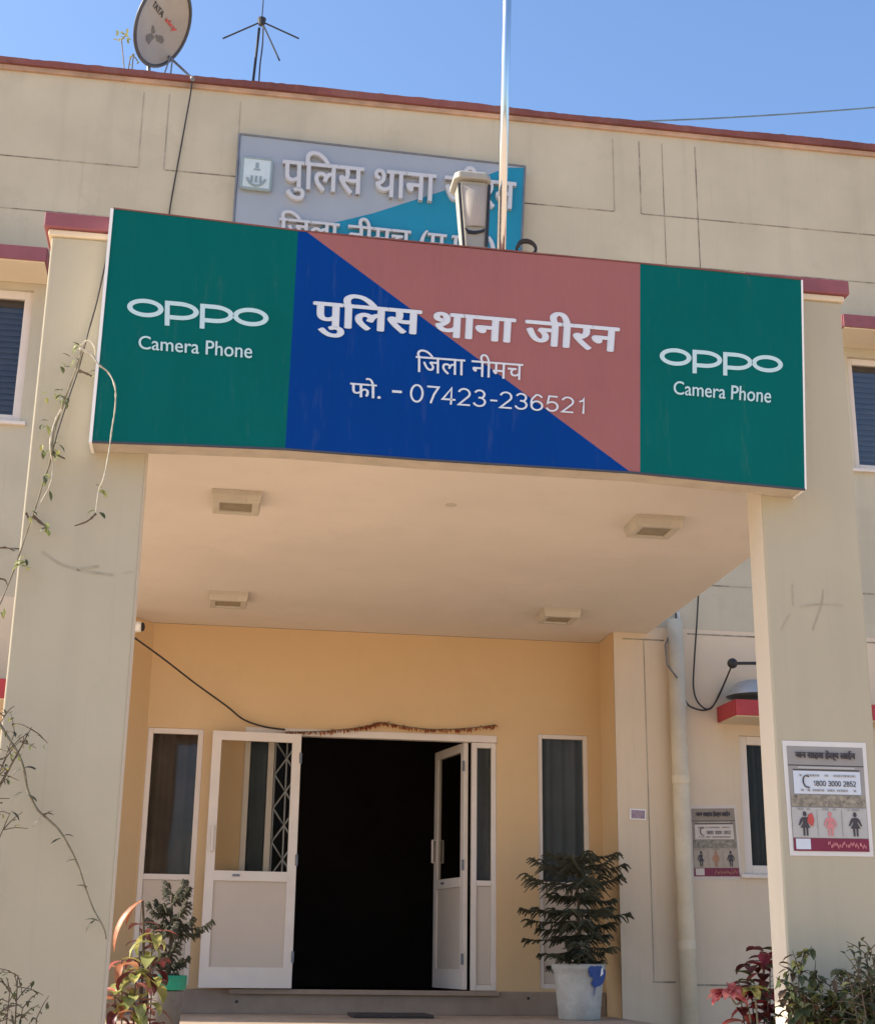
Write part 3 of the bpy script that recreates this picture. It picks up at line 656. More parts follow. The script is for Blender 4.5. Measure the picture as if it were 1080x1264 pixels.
m = MB(); q = [at(u, v, yl-.012) for u, v in ((574, 280), (579, 283.5), (586, 284.5), (594, 283.5), (599, 281), (598, 285), (587, 288), (578, 287))]; m.prism(q, (0, .014, 0)); m.build('gap', M['black'], T)
for ua, ub, va in ((566.5, 572.4, 224), (604, 600.6, 226)):
    m = MB(); m.tube([at(ua, va+2, yl-.006), at(ub, 304, yl-.006)], .009, 6); m.build('side_seal', M['black'], T)
m = MB(); m.tube([at(587, 304, yl+.06), at(587, 304, yl+.06)-Vector((0, 0, p0.z-.0-(ZC+.16)))], .025, 12); m.build('bracket', M['steel'], T)
m = MB(); c = at(650, 306, YP+.15); pts = [c+Vector((.055*math.cos(R(a)), .02*math.sin(R(a*.5)), .045*math.sin(R(a)))) for a in range(-60, 560, 15)]
m.tube(pts, .009, 6); m.tube([pts[0], pts[0]-Vector((0, -.05, c.z-.05-ZC-.16))], .009, 6)
tag(m.build('cable_coil', M['cable'], smooth=True), 'small loop of black cable beside the flag pole foot', 'cable')

# ------------------------------------------------------------------ roof: dish, aerial, weeds, wires
dc = at(202, 30, YF+.25); DX = 1.03
T = thing('satellite_dish', 'grey round satellite dish with printed letters on the roof edge', 'satellite dish', (dc.x, dc.y, ZTOP-.8))
view = (Vector((0, 0, EYE))-dc).normalized(); rx_ = Vector((0, 0, 1)).cross(-view).normalized()*-1; rx_ = (-view).cross(Vector((0, 0, 1))).normalized(); uy_ = rx_.cross(-view).normalized()
nrm = (.80*(.97*rx_-.24*uy_)+.60*view).normalized(); maj = (.24*rx_+.97*uy_); maj = (maj-nrm*maj.dot(nrm)).normalized(); mi = nrm.cross(maj).normalized()
rad = 48*(dc-Vector((0, 0, EYE))).length/F_PX
def dpt(a, r, h=0.0): return dc+rad*r*(math.cos(a)*maj+math.sin(a)*mi)*1.0+nrm*(h-.10*(1-r*r))
m = MB(); N = 40; vs = [dpt(0, 0)]
for k in range(1, 9): vs += [dpt(2*math.pi*i/N, k/8) for i in range(N)]
fs = [(0, 1+i, 1+(i+1) % N) for i in range(N)]+[(1+(k-1)*N+i, 1+k*N+i, 1+k*N+(i+1) % N, 1+(k-1)*N+(i+1) % N) for k in range(1, 8) for i in range(N)]
m.add(vs, fs); m.add([v-nrm*.008 for v in vs], [tuple(reversed(f)) for f in fs]); D = m.build('bowl', M['dish'], T, smooth=True)
m = MB(); m.tube([dpt(2*math.pi*i/N, 1.0)-nrm*.006 for i in range(N+1)], .019, 8, False); m.build('rim', M['dishrim'], D, smooth=True)
def dish_at(u, v, lift=.006):
    d = fw+(u-540)/F_PX*rt-(v-632)/F_PX*up; o = Vector((0, 0, EYE)); q = o+d*((dc-o).dot(nrm)/d.dot(nrm)); r = (q-dc).length/rad
    return q-nrm*.10*(1-r*r)+nrm*lift
def dish_text(body, q, mat, bold=.1):
    vs, fs, asp = glyphs(body); m = MB()
    for k, (ox, oy) in enumerate(((0, 0), (bold, 0), (bold, bold), (0, bold))):
        P = []
        for a, b, z in vs:
            a += ox/asp; b += oy; u = (q[3][0]*(1-a)+q[2][0]*a)*(1-b)+(q[0][0]*(1-a)+q[1][0]*a)*b; v = (q[3][1]*(1-a)+q[2][1]*a)*(1-b)+(q[0][1]*(1-a)+q[1][1]*a)*b
            P.append(dish_at(u, v, .006+k*.0006))
        m.add(P, fs)
    m.build('lettering', M[mat], D)
dish_text('TATA', [(197.5, 2.5), (211.5, 18.5), (208.5, 25), (194.5, 9)], 'ink', .06)
dish_text('sky', [(214, 23), (223.5, 36), (220, 43), (211, 30)], 'redink', .04)
m = MB()
def dblob(pts): m.poly([dish_at(u, v, .005) for u, v in pts])
dblob([(197, 35), (199, 35), (200.5, 43), (198, 44.5), (196, 43)]); dblob([(188, 46), (196, 44), (199, 49), (194, 53), (190, 57), (187, 52)]); dblob([(200, 46), (208, 47), (209, 52), (206, 56), (201, 53)])
m.build('faded_print', M['dishprint'], D)
lnb = at(237, 96, YF-.05); low = dish_at(211, 70, 0)
m = MB(); m.tube([low-nrm*.02, lnb], .013, 8); m.build('feed_arm', M['steel'], T)
m = MB(); m.tube([lnb-(lnb-low).normalized()*.02, lnb+(lnb-low).normalized()*.04], .022, 10); m.build('receiver', M['steel'], T)
m = MB(); bk = dc-nrm*.14
m.tube([bk+nrm*.03, bk-nrm*.05+Vector((0, .15, 0)), Vector((bk.x+.06, bk.y+.3, ZTOP-.8))], .020, 8)
for u, v, uu, vv in ((210, 70, 199, 90), (213, 71, 209, 92)): m.tube([at(u, v, YF+.2), at(uu, vv+12, YF+.22)], .008, 6)
m.build('mount', M['steel'], T)
hb = at(323, 26, YF+.35)
T = thing('radio_aerial', 'black radio aerial with drooping rods on a thin mast', 'aerial', (hb.x, hb.y, ZTOP-.8))
mb_ = at(313.5, 101, YF+.35); d_ = (mb_-hb)
m = MB(); m.tube([at(320, 34, YF+.35), hb+d_*2.3+Vector((0, 0, 0))], .0135, 8); m.build('mast', M['black'], T)
m = MB(); m.tube([hb-Vector((0, 0, .04)), hb+Vector((0, 0, .03))], [.03, .045], 12); m.build('hub', M['black'], T)
for u, v, dy in ((275, 47, 0), (369, 47, 0), (345, 74, -.25)):
    m = MB(); m.tube([hb, at(u, v, hb.y+dy)], .0085, 6); m.build('ground_rod', M['black'], T)
m = MB(); m.tube([hb, at(328, -40, hb.y)], .006, 6); m.build('whip', M['black'], T)
m = MB(); m.tube(spline([at(325, 28, hb.y-.02), at(324, 55, hb.y-.03), at(321, 80, hb.y-.03), at(319, 112, hb.y-.02)]), .0075, 6); m.build('lead', M['cable'], T)
T = thing('roof_weed', 'small green weed growing behind the roof edge beside the dish', 'weed', (at(157, 80, YF+.3).x, YF+.3, ZTOP-.8))
m = MB(); ms_ = MB(); yv = YF+.32
for pl in ([(154, 92), (152, 70), (150, 48)], [(158, 90), (161, 72), (166, 66)], [(163, 88), (165, 70), (170, 75)], [(150, 48), (154, 44), (156, 40)]):
    ms_.tube(spline([at(u, v, yv) for u, v in pl]), .006, 5)
for i in range(16):
    p = at(150+random.uniform(-6, 8), 45+random.uniform(-6, 7), yv+random.uniform(-.04, .04)); m.leaf(p, (random.uniform(-1, 1), random.uniform(-1, 1), random.uniform(-.3, 1)), (0, 0, 1), .05, .026, .5, 3)
for i in range(6):
    p = at(165+random.uniform(-6, 6), 70+random.uniform(-6, 12), yv); m.leaf(p, (random.uniform(-1, 1), random.uniform(-1, 1), random.uniform(-.3, 1)), (0, 0, 1), .04, .02, .5, 3)
ms_.build('stem', M['stem'], T); m.build('leaves', M['lime'], T)
m = MB(); m.tube(spline([lnb, at(236, 110, YF-.065), at(229, 150, YF-.03), at(219, 205, YF-.02), at(210, 256, YF-.02), at(205, 300, YF-.02)]), .0075, 6)
tag(m.build('dish_cable', M['cable'], smooth=True), 'thin dark cable dropping from the satellite dish down the front wall', 'cable')
ys = YF+2.0; m = MB(); pts = [at(640, 158, ys), at(760, 150.5, ys), at(900, 144.5, ys), at(1080, 132, ys), at(1500, 96, ys), at(2600, -30, ys)]
m.tube(spline(pts), .011, 6); tag(m.build('overhead_wire', M['bluewire'], smooth=True), 'dark overhead wire slanting up across the blue sky', 'wire')

# ------------------------------------------------------------------ small things on walls
T = thing('security_camera', 'small white dome camera with dark face high on the left wall', 'camera', tuple(at(173, 774, YF-.02)))
pc = at(173, 774, YF-.03)
m = MB(); m.tube([pc+Vector((-.045, .06, 0)), pc+Vector((-.03, 0, 0))], .04, 16); m.tube([pc+Vector((-.03, 0, 0)), pc+Vector((0, -.005, 0)), pc+Vector((.012, -.006, 0))], [.045, .046, .04], 16); m.build('housing', M['edge'], T, smooth=False)
m = MB(); m.tube([pc+Vector((.012, -.006, 0)), pc+Vector((.03, -.008, 0)), pc+Vector((.04, -.008, 0))], [.039, .036, .012], 16); m.build('dark_face', M['black'], T, smooth=True)
m = MB(); pts = [at(164, 786, YF-.06), at(200, 812, YF+.1), at(240, 843, YF+.3), at(280, 872, Y0-.06), at(300, 888, Y0-.05), at(325, 897, Y0-.04), at(352, 901, Y0-.03)]
m.tube(spline(pts), .008, 6); tag(m.build('door_cable', M['cable'], smooth=True), 'dark cable sloping down the ochre wall to the doorway', 'cable')
# garland over the door
T = thing('door_garland', 'dry brown leaf garland strung above the open doorway', 'garland', tuple(at(470, 895, Y0-.03)))
gp = spline([at(u, v, Y0-.035) for u, v in ((352, 904), (395, 903), (430, 900), (455, 896), (472, 892), (500, 897), (535, 900.5), (575, 899.5), (612, 895))], 8)
m = MB(); m.tube(gp, .005, 5); m.build('string', M['stem'], T)
m = MB()
for i in range(len(gp)-1):
    for k in range(4):
        p = gp[i].lerp(gp[i+1], random.random()); m.leaf(p, (random.uniform(-1, 1), random.uniform(-.9, .1), random.uniform(-1, .3)), (0, -.3, 1), random.uniform(.025, .05), .02, .6, 2)
m.build('leaves', M['garland'], T)
m = MB(); fm = quadmap([(777, 998.5), (797, 999.5), (797, 1013), (777, 1012)], YF); m.prism([fm(0, 0)+V3(.012), fm(1, 0)+V3(.012), fm(1, 1)+V3(.012), fm(0, 1)+V3(.012)], (0, .011, 0))
T = tag(m.build('number_plate', M['edge'], bevel=.002), 'small mauve plate with pale edge on the wall beside the pipe', 'plate')
m = MB(); m.poly([fm(a, b)+V3(.0135) for a, b in ((.08, .12), (.92, .12), (.92, .88), (.08, .88))]); m.build('print', M['plate'], T)
# lamp over the lower right window, cables beside it
yk = YF-.28
T = thing('wall_lamp', 'grey dome lamp on a black ball bracket above the red awning', 'wall lamp', tuple(at(905, 820, YF-.01)))
pb = at(904, 819, yk)
m = MB(); m.lathe(pb, [(.001, .045)]+[(.045*math.cos(R(a)), .045*math.sin(R(a))) for a in range(75, -90, -15)]+[(.001, -.045)], 16); m.build('ball_joint', M['black'], T, smooth=True)
m = MB(); m.tube([pb, pb+Vector((.42, -.0, .02)), pb+Vector((.5, .1, .02)), pb+Vector((.5, .275, .02))], .014, 8); m.build('arm', M['black'], T)
cdm = at(925, 858, yk); prof = [(.24, -.015), (.235, .0), (.20, .05), (.14, .105), (.05, .13), (.001, .132)]
m = MB(); m.lathe((cdm.x+.04, yk+.0, cdm.z), prof, 28); m.build('dome', M['silver'], T, smooth=True)
m = MB(); m.lathe((cdm.x+.04, yk, cdm.z), [(.001, -.02), (.15, -.018), (.225, -.005)], 28); m.build('lens', M['steel'], T, smooth=True)
for lbl, mat, pl in (('black cable hanging in a long loop beside the rainwater pipe', 'cable', [(834, 757), (836, 800), (838, 840), (846, 866), (858, 875), (874, 876), (886, 862), (904, 820)]),
                     ('second black cable looping lower right, down from the porch ceiling edge', 'cable', [(862, 733), (860, 770), (857, 815), (856, 850), (863, 869), (877, 875), (890, 852), (903, 822)]),
                     ('white cable running down close beside the rainwater pipe', 'whitecable', [(837, 755), (840, 790), (839, 820), (841, 850), (847, 872)])):
    m = MB(); n = len(pl); P = [at(u, v, (YF-.05) if i < n-1 or mat == 'whitecable' else yk) for i, (u, v) in enumerate(pl)]
    m.tube(spline(P), .0075 if mat == 'cable' else .011, 6); tag(m.build('hanging_cable', M[mat], smooth=True), lbl, 'cable', 'cables beside the rainwater pipe')

# ------------------------------------------------------------------ helpline posters
def poster(q, Y, label, faded=False):
    K = {'paper': 'paper_old', 'poster': 'tan_old', 'bluepaper': 'paper_old', 'greypaper': 'tan_light', 'pinkprint': 'orange_old', 'redink': 'tan_light'} if faded else {}
    MM = {k: M[K.get(k, k)] for k in M}
    fm = quadmap(q, Y); a, b = fm(.5, .5), None
    T = thing('helpline_poster', label, 'poster', tuple(a), 'helpline posters')
    L = [0.004]
    def rect(x0, z0, x1, z1, mat, name='print', lift=None):
        L[0] += .0006; m = MB(); m.poly([fm(*p)+V3(L[0]) for p in ((x0, z0), (x1, z0), (x1, z1), (x0, z1))]); return m.build(name, MM[mat], T)
    m = MB(); m.prism([fm(0, 0)+V3(.004), fm(1, 0)+V3(.004), fm(1, 1)+V3(.004), fm(0, 1)+V3(.004)], (0, .003, 0)); m.build('sheet', MM['paper'], T)
    rect(.045, .04, .955, .955, 'poster'); rect(.045, .78, .955, .79, 'ink'); rect(.1, .742, .9, .752, 'ink'); rect(.16, .757, .84, .775, 'greypaper')
    rect(.1, .535, .90, .735, 'bluepaper'); rect(.06, .425, .94, .525, 'tanprint'); rect(.05, .155, .945, .415, 'greypaper'); rect(.05, .04, .95, .15, 'maroonprint')
    rect(.075, .055, .25, .145, 'bluepaper'); rect(.345, .17, .352, .40, 'poster'); rect(.640, .17, .647, .40, 'poster')
    sub = lambda x0, z0, x1, z1: (lambda p, q_: fm(x0+(x1-x0)*p, z0+(z1-z0)*q_))
    m = MB(); write(m, 'जन साहस हेल्प लाईन', sub(.14, .825, .86, .925), .12, .0105)
    m.build('print', MM['ink'], T); m = MB()
    digits(m, '1800', sub(.33, .605, .48, .65), .16, .0105); digits(m, '3000', sub(.51, .605, .66, .65), .16, .0105); digits(m, '2852', sub(.69, .605, .84, .65), .16, .0105)
    m.build('print', MM['ink'], T); m = MB()
    ph = spline([sub(.2, .59, .31, .69)(p, q_) for p, q_ in ((.75, .95), (.3, 1.0), (.1, .55), (.3, .1), (.75, .0))], 4)
    for i in range(len(ph)-1): m.tube([ph[i]+V3(.0105), ph[i+1]+V3(.0105)], .004, 4)
    m.build('print', MM['ink'], T)
    def girl(cx, mat):
        m = MB(); s = sub(cx-.13, .165, cx+.13, .395)
        P = lambda pts: m.poly([s(p, q_)+V3(.0115) for p, q_ in pts])
        P([(.5+.085*math.cos(R(t)), .84+.10*math.sin(R(t))) for t in range(0, 360, 30)])
        P([(.40, .72), (.60, .72), (.60, .52), (.73, .32), (.27, .32), (.40, .52)])
        P([(.40, .73), (.30, .66), (.19, .42), (.25, .40), (.40, .6)]); P([(.60, .73), (.70, .66), (.81, .42), (.75, .40), (.60, .6)])
        P([(.38, .319), (.47, .319), (.47, .02), (.39, .02)]); P([(.53, .319), (.62, .319), (.61, .02), (.53, .02)])
        m.build('figure', MM[mat], T)
    girl(.20, 'ink'); girl(.50, 'pinkprint'); girl(.80, 'ink')
    m = MB(); s = sub(.20, .25, .31, .37); m.poly([s(p, q_)+V3(.0125) for p, q_ in ((.2, .3), (.8, .0), (1, .5), (.8, 1), (.35, .85))]); m.build('flash', MM['redink'], T)
    m = MB(); s = sub(.45, .05, .92, .14)
    for i in range(26):
        x = i/26+random.uniform(-.01, .01); z = .35+random.uniform(-.2, .2); m.poly([s(p, q_)+V3(.0125) for p, q_ in ((x, z), (x+.025, z), (x+.025, z+.3), (x, z+.3))])
    m.build('small_print', MM['pinkprint'], T)
    m = MB()
    for z, x0, x1, dn in ((.695, .17, .84, .5), (.565, .18, .84, .6), (.40, .09, .27, .5), (.40, .42, .58, .5), (.40, .72, .90, .5)):
        x = x0
        while x < x1:
            wd = random.uniform(.008, .03)
            if random.random() < dn+.2: m.poly([fm(p, q_)+V3(.0122) for p, q_ in ((x, z-.008), (min(x+wd, x1), z-.008), (min(x+wd, x1), z+.010), (x, z+.010))])
            x += wd+.008
    m.build('small_print', MM['poster'], T)
poster([(965, 914.5), (1068, 917.5), (1078, 1058), (975, 1056.5)], YP, 'larger grey helpline poster with three figures, pasted on the right pillar')
poster([(850, 994.5), (908, 994), (916, 1086), (854, 1086)], YF, 'smaller faded helpline poster on the wall between pipe and window', True)

# ------------------------------------------------------------------ doormat
m = MB(); xm0, xm1 = at(430, 1255, Y0-.35).x, at(527, 1255, Y0-.35).x
m.box(xm0, xm1, Y0-.72, Y0-.24, ZFL+.002, ZFL+.026); tag(m.build('doormat', M['mat'], bevel=.006), 'dark doormat lying on the porch floor below the door sill', 'doormat')

# ------------------------------------------------------------------ potted pine by the door
def rnd(a, b): return random.uniform(a, b)
def conifer(T, base, tiers, mat, top, seed=1, jit=.025, brl=1.0):
    random.seed(seed); base = Vector(base)
    m = MB(); m.tube(spline([base-Vector((0, 0, .04)), base+Vector((.008, 0, top*.5)), base+Vector((-.006, .005, top))]), [.02-.015*i/12 for i in range(13)], 8); m.build('trunk', M['bark'], T, smooth=True)
    mf = MB(); mw = MB()
    for z_, r, l_, cnt in tiers:
        a0 = rnd(0, 6)
        for b in range(cnt):
            az = a0+2*math.pi*b/cnt+rnd(-.4, .4); rr_ = r*rnd(.62, 1.12); z = z_+rnd(-jit, jit); lift = l_+rnd(-jit, jit)*1.2; d = Vector((math.cos(az), math.sin(az), 0)); sd = Vector((-d.y, d.x, 0))
            P = spline([base+Vector((0, 0, z)), base+d*rr_*.35+Vector((0, 0, z+lift*.5+rnd(-.01, .01))), base+d*rr_*.75+Vector((0, 0, z+lift*.7)), base+d*rr_+Vector((0, 0, z+lift+.02))], 5)
            mw.tube(P, [.007-.005*i/(len(P)-1) for i in range(len(P))], 5)
            n = len(P)
            for i in range(2, n):
                t = i/(n-1); ln = (.115*r/.45*(1-.62*t)*rnd(.7, 1.25)+.018)*brl
                for sgn in (-1, 1):
                    if random.random() < .08: continue
                    q = P[i]; e = q+sd*sgn*ln*.85+d*ln*.55-Vector((0, 0, ln*rnd(.1, .8)))
                    c = q.lerp(e, .5)+Vector((0, 0, .012))
                    br_ = [q, c, e]; mf.tube(br_, [.006, .008, .003], 4)
                    for k in range(11):
                        s_ = k/11; p = q.lerp(c, s_*2) if s_ < .5 else c.lerp(e, s_*2-1)
                        nd = Vector((rnd(-1, 1), rnd(-1, 1), rnd(-.5, 1))).normalized()*.016+(e-q).normalized()*.010; sv = nd.orthogonal().normalized()*.0028
                        mf.add([p-sv, p+sv, p+nd], [(0, 1, 2)])
            for k in range(26):
                i = random.randrange(n-1); p = P[i].lerp(P[i+1], random.random()); nd = Vector((rnd(-1, 1), rnd(-1, 1), rnd(-.3, 1))).normalized()*.02; sv = nd.orthogonal().normalized()*.003
                mf.add([p-sv, p+sv, p+nd], [(0, 1, 2)])
    mw.build('branches', M['bark'], T); mf.build('foliage', mat, T)
pcx, pcy = 3.012, 11.70
T = thing('potted_pine', 'dark potted pine in white painted pot with blue blot, below right window', 'potted plant', (pcx, pcy, ZFL))
H = .425
m = MB(); m.lathe((pcx, pcy, ZFL), [(.001, 0), (.160, 0), (.166, .012), (.172, .10), (.178, .115), (.176, .128), (.198, .33), (.204, .37), (.218, .385), (.220, H), (.200, H), (.196, .36), (.19, H-.05)], 40)
pt = m.build('pot', M['pot'], T, smooth=True)
m = MB(); m.lathe((pcx, pcy, ZFL+H-.045), [(.001, .01), (.10, .008), (.193, 0)], 24); m.build('soil', M['soil'], T)
m = MB()
def pot_patch(c, ra, rz, n=16):
    ring_ = []
    for i in range(n):
        q = 2*math.pi*i/n; k_ = 1+.25*math.sin(3*q+1)+.12*math.sin(5*q); a = c[0]+ra*k_*math.cos(q); z = min(c[1]+rz*k_*math.sin(q), H-.002); rr_ = .178+(z-.115)/(H-.115)*.042+.006
        ring_.append((a, z, rr_))
    cen = (c[0], c[1], .178+(c[1]-.115)/(H-.115)*.042+.008); pts = [cen]+ring_
    m.add([(pcx+r_*math.sin(a), pcy-r_*math.cos(a), ZFL+z) for a, z, r_ in pts], [(0, 1+i, 1+(i+1) % n) for i in range(n)])
pot_patch((.68, .335), .56, .075); pot_patch((.30, .37), .2, .04); pot_patch((.42, .24), .03, .05)
m.build('blue_blot', M['potblue'], pt, smooth=True)
m = MB()
rr_ = .222; m.add([(pcx+rr_*math.sin(a), pcy-rr_*math.cos(a), ZFL+z) for a, z in ((.62, .33), (.82, .35), (.80, .40), (.70, .39))], [(0, 1, 2, 3)]); m.build('white_spot', M['edge'], pt)
conifer(T, (pcx, pcy, ZFL+H-.04), [(.07, .26, -.04, 6), (.16, .34, -.05, 7), (.25, .38, -.03, 7), (.34, .42, -.02, 7), (.44, .41, .0, 7), (.53, .35, .02, 6), (.64, .50, .07, 6), (.75, .43, .07, 6), (.85, .33, .05, 5)], M['needle'], .87, 5, .028, 1.2)

# ------------------------------------------------------------------ left potted fern pine in green-rimmed pot
gx = at(206, 1214, 9.2); gpx, gpy = gx.x, 9.2
T = thing('potted_fern', 'grey green feathery plant in grey pot with bright green rim', 'potted plant', (gpx, gpy, ZFL))
zr_ = gx.z-ZFL+.045
m = MB(); m.lathe((gpx, gpy, ZFL), [(.001, 0), (.085, 0), (.10, zr_*.6), (.106, zr_-.09)], 32); pt = m.build('pot', M['potgrey'], T, smooth=True)
m = MB(); m.lathe((gpx, gpy, ZFL), [(.108, zr_-.085), (.116, zr_-.08), (.119, zr_-.012), (.116, zr_), (.100, zr_), (.098, zr_-.05)], 32); m.build('rim', M['green_rim'], pt, smooth=False)
m = MB(); m.lathe((gpx, gpy, ZFL+zr_-.05), [(.001, .01), (.099, 0)], 20); m.build('soil', M['soil'], T)
conifer(T, (gpx, gpy, ZFL+zr_-.05), [(.06, .13, .04, 5), (.15, .18, .03, 5), (.25, .23, .05, 6), (.34, .22, .06, 6), (.43, .15, .08, 5)], M['fern'], .52, 12, .05, .85)

# ------------------------------------------------------------------ crotons and shrubs
def croton(T, base, stems, seed, mats, weights, L=(.10, .2), W=(.03, .05), droop=(.6, 1.6), per=11):
    random.seed(seed); base = Vector(base); st = MB(); lv = [MB() for _ in mats]
    for (dx, dy, h) in stems:
        P = spline([base+Vector((dx*.1, dy*.1, 0)), base+Vector((dx*.6, dy*.5, h*.5)), base+Vector((dx, dy, h))], 6)
        st.tube(P, [.007-.004*i/(len(P)-1) for i in range(len(P))], 6)
        for k in range(per):
            t = 1-(k/per)**1.25*.75; i = min(int(t*(len(P)-1)), len(P)-2); p = P[i].lerp(P[i+1], t*(len(P)-1)-i)
            az = k*2.4+rnd(-.4, .4); mi_ = random.choices(range(len(mats)), weights)[0]
            lv[mi_].leaf(p, (math.cos(az), math.sin(az), rnd(.0, .9)), (0, 0, 1), rnd(*L), rnd(*W), rnd(*droop), 5, rnd(.05, .35))
    st.build('stem', M['bark'], T)
    for mm, mt in zip(lv, mats):
        if mm.f: mm.build('leaves', M[mt], T, smooth=True)
b = at(165, 1330, 7.9)
T = thing('croton_plant', 'sunlit croton plant with yellow, orange and pink leaves beside the left pillar', 'plant', (b.x, 7.9, 0))
croton(T, (b.x, 7.9, .35), [(at(190, 1150, 7.9).x-b.x, .0, at(190, 1150, 7.9).z-.35), (at(168, 1200, 7.8).x-b.x, -.1, at(168, 1200, 7.8).z-.35), (at(150, 1185, 7.9).x-b.x, .05, at(150, 1185, 7.9).z-.35), (at(166, 1240, 7.7).x-b.x, -.15, at(166, 1240, 7.7).z-.35), (at(140, 1230, 7.7).x-b.x, -.1, at(140, 1225, 7.7).z-.35)],
       3, ['yel', 'orange', 'pink', 'lime', 'maroon'], [6, 3, 2, 4, 2], (.08, .17), (.035, .08), (.7, 2.2), 26)
m = MB(); q = at(176, 1112, 7.9); random.seed(4)
m.leaf(q, at(150, 1128, 7.85)-q, (-.35, -.3, 1), .30, .055, 1.0, 8, .3); m.leaf(q+Vector((-.02, 0, -.01)), (-.5, -.4, -.6), (-.5, -.3, .6), .14, .03, .5, 6, .3)
m.build('long_leaf', M['orange'], T, smooth=True)
m = MB(); m.tube(spline([(b.x, 7.9, .35), at(176, 1200, 7.92), q]), .007, 6); m.build('stem', M['bark'], T)
b = at(182, 1330, 8.35)
T = thing('maroon_bush', 'dark maroon leaved bush behind the yellow croton', 'plant', (b.x, 8.35, 0))
croton(T, (b.x, 8.35, .4), [(at(178, 1135, 8.3).x-b.x, 0, at(178, 1140, 8.3).z-.4), (at(172, 1175, 8.3).x-b.x, .0, at(172, 1180, 8.3).z-.4), (at(190, 1180, 8.3).x-b.x, -.05, at(190, 1185, 8.3).z-.4)], 6, ['maroon'], [1], (.09, .15), (.045, .07), (.6, 1.6), 18)
b = at(940, 1330, 8.6)
T = thing('red_bush', 'dark red leaved bush with one bright pink cluster behind the right pillar', 'plant', (b.x, 8.6, 0))
croton(T, (b.x, 8.6, .45), [(at(u, v, 8.6).x-b.x, dy, at(u, v, 8.6).z-.45) for u, v, dy in ((945, 1172, .05), (925, 1190, 0), (958, 1185, .1), (908, 1212, -.05), (940, 1225, -.1), (950, 1250, .05))], 8, ['redleaf', 'maroon', 'shrub'], [6, 4, 1], (.09, .16), (.06, .09), (.5, 1.5), 20)
m = MB(); random.seed(21); q = at(900, 1225, 8.45)
for i in range(15):
    az = i*2.4; m.leaf(q+Vector((rnd(-.02, .02), 0, rnd(-.01, .01))), (math.cos(az)-.5, math.sin(az)-.3, rnd(-.1, .5)), (0, 0, 1), rnd(.10, .16), rnd(.05, .075), rnd(.4, 1.2), 5, .25)
m.build('pink_leaves', M['pink'], T, smooth=True)
m = MB(); q2 = at(928, 1222, 8.4)
for i in range(7):
    az = i*2.4; m.leaf(q2, (math.cos(az), math.sin(az)-.3, rnd(-.2, .6)), (0, 0, 1), rnd(.07, .11), rnd(.045, .065), rnd(.4, 1.2), 4, .25)
m.build('pale_leaves', M['yel'], T, smooth=True)
m = MB(); m.tube(spline([(b.x, 8.6, .45), at(925, 1252, 8.5), at(908, 1240, 8.45), q]), .006, 6); m.tube(spline([(b.x, 8.6, .45), at(934, 1250, 8.4), q2]), .006, 6); m.build('stem', M['stem'], T)

def twig_bush(name, label, base_px, tips, Y, seed, mats, lsize=(.025, .05), dens=9, gz=0.0, spread=.08):
    random.seed(seed); b = at(*base_px, Y); T = thing(name, label, 'shrub', (b.x, Y, gz)); st = MB(); lv = [MB() for _ in mats]
    root = Vector((b.x, Y, gz))
    for (u, v, dy) in tips:
        e = at(u, v, Y+dy); k = root.lerp(e, .5)+Vector((rnd(-.08, .08), rnd(-.05, .05), .1)); P = spline([root, k, e], 8)
        st.tube(P, [.009-.0068*i/(len(P)-1) for i in range(len(P))], 5)
        n = len(P)
        for i in range(n//3, n):
            for s_ in range(2):
                d = Vector((rnd(-1, 1), rnd(-.8, .8), rnd(-.4, 1))).normalized(); tip = P[i]+d*rnd(.04, spread+.05); st.tube([P[i], P[i].lerp(tip, .5)+Vector((0, 0, .008)), tip], [.003, .0025, .0015], 4)
                for q_ in range(dens):
                    p = P[i].lerp(tip, random.random())+Vector((rnd(-1, 1), rnd(-1, 1), rnd(-1, 1)))*.015
                    random.choice(lv).leaf(p, (rnd(-1, 1), rnd(-1, 1), rnd(-.7, .8)), (rnd(-.3, .3), rnd(-.5, .2), 1), rnd(*lsize), rnd(*lsize)*.5, rnd(.2, 1.2), 3, .2)
    st.build('stem', M['bark'], T)
    for mm, mt in zip(lv, mats):
        if mm.f: mm.build('leaves', M[mt], T)
    return T
twig_bush('leafy_shrub', 'dense dark green and brown shrub at the foot of the right pillar', (1030, 1420),
          [(985, 1195, 0), (1005, 1215, .1), (1025, 1218, 0), (1045, 1212, -.05), (1062, 1222, .05), (1080, 1215, 0), (1095, 1205, .1), (1110, 1215, 0), (1000, 1245, -.1), (1035, 1240, -.1), (1065, 1245, -.12), (1090, 1240, 0), (1015, 1258, .05), (1050, 1258, -.05), (980, 1230, -.12)], 6.85, 31, ['shrub', 'shrub', 'shrub', 'dryleaf', 'lime'], (.035, .075), 9)
twig_bush('thin_shrub', 'thin twiggy green shrub with sparse small leaves at the right edge', (1075, 1420), [(1058, 1190, 0), (1068, 1178, .05), (1075, 1172, 0), (1085, 1185, 0), (1048, 1205, 0), (1100, 1175, .1)], 6.6, 37, ['shrub', 'fern'], (.025, .05), 4, 0, .08)
twig_bush('corner_shrub', 'low sparse green shrub at the foot of the left pillar', (8, 1420), [(12, 1225, 0), (28, 1245, 0), (-8, 1215, 0), (-20, 1235, .05), (0, 1250, -.05), (22, 1205, 0), (45, 1258, 0)], 6.7, 41, ['shrub', 'fern'], (.02, .035), 3)
twig_bush('bougainvillea_bush', 'sprawling thorny shrub with small leaves beside the left pillar', (-230, 1250), [(5, 885, 0), (18, 905, 0), (28, 918, .0), (-10, 870, 0), (-15, 900, .05), (8, 935, 0), (-25, 930, 0), (38, 900, 0), (12, 1005, 0)], 6.75, 43, ['fern', 'lime', 'shrub'], (.02, .035), 2)

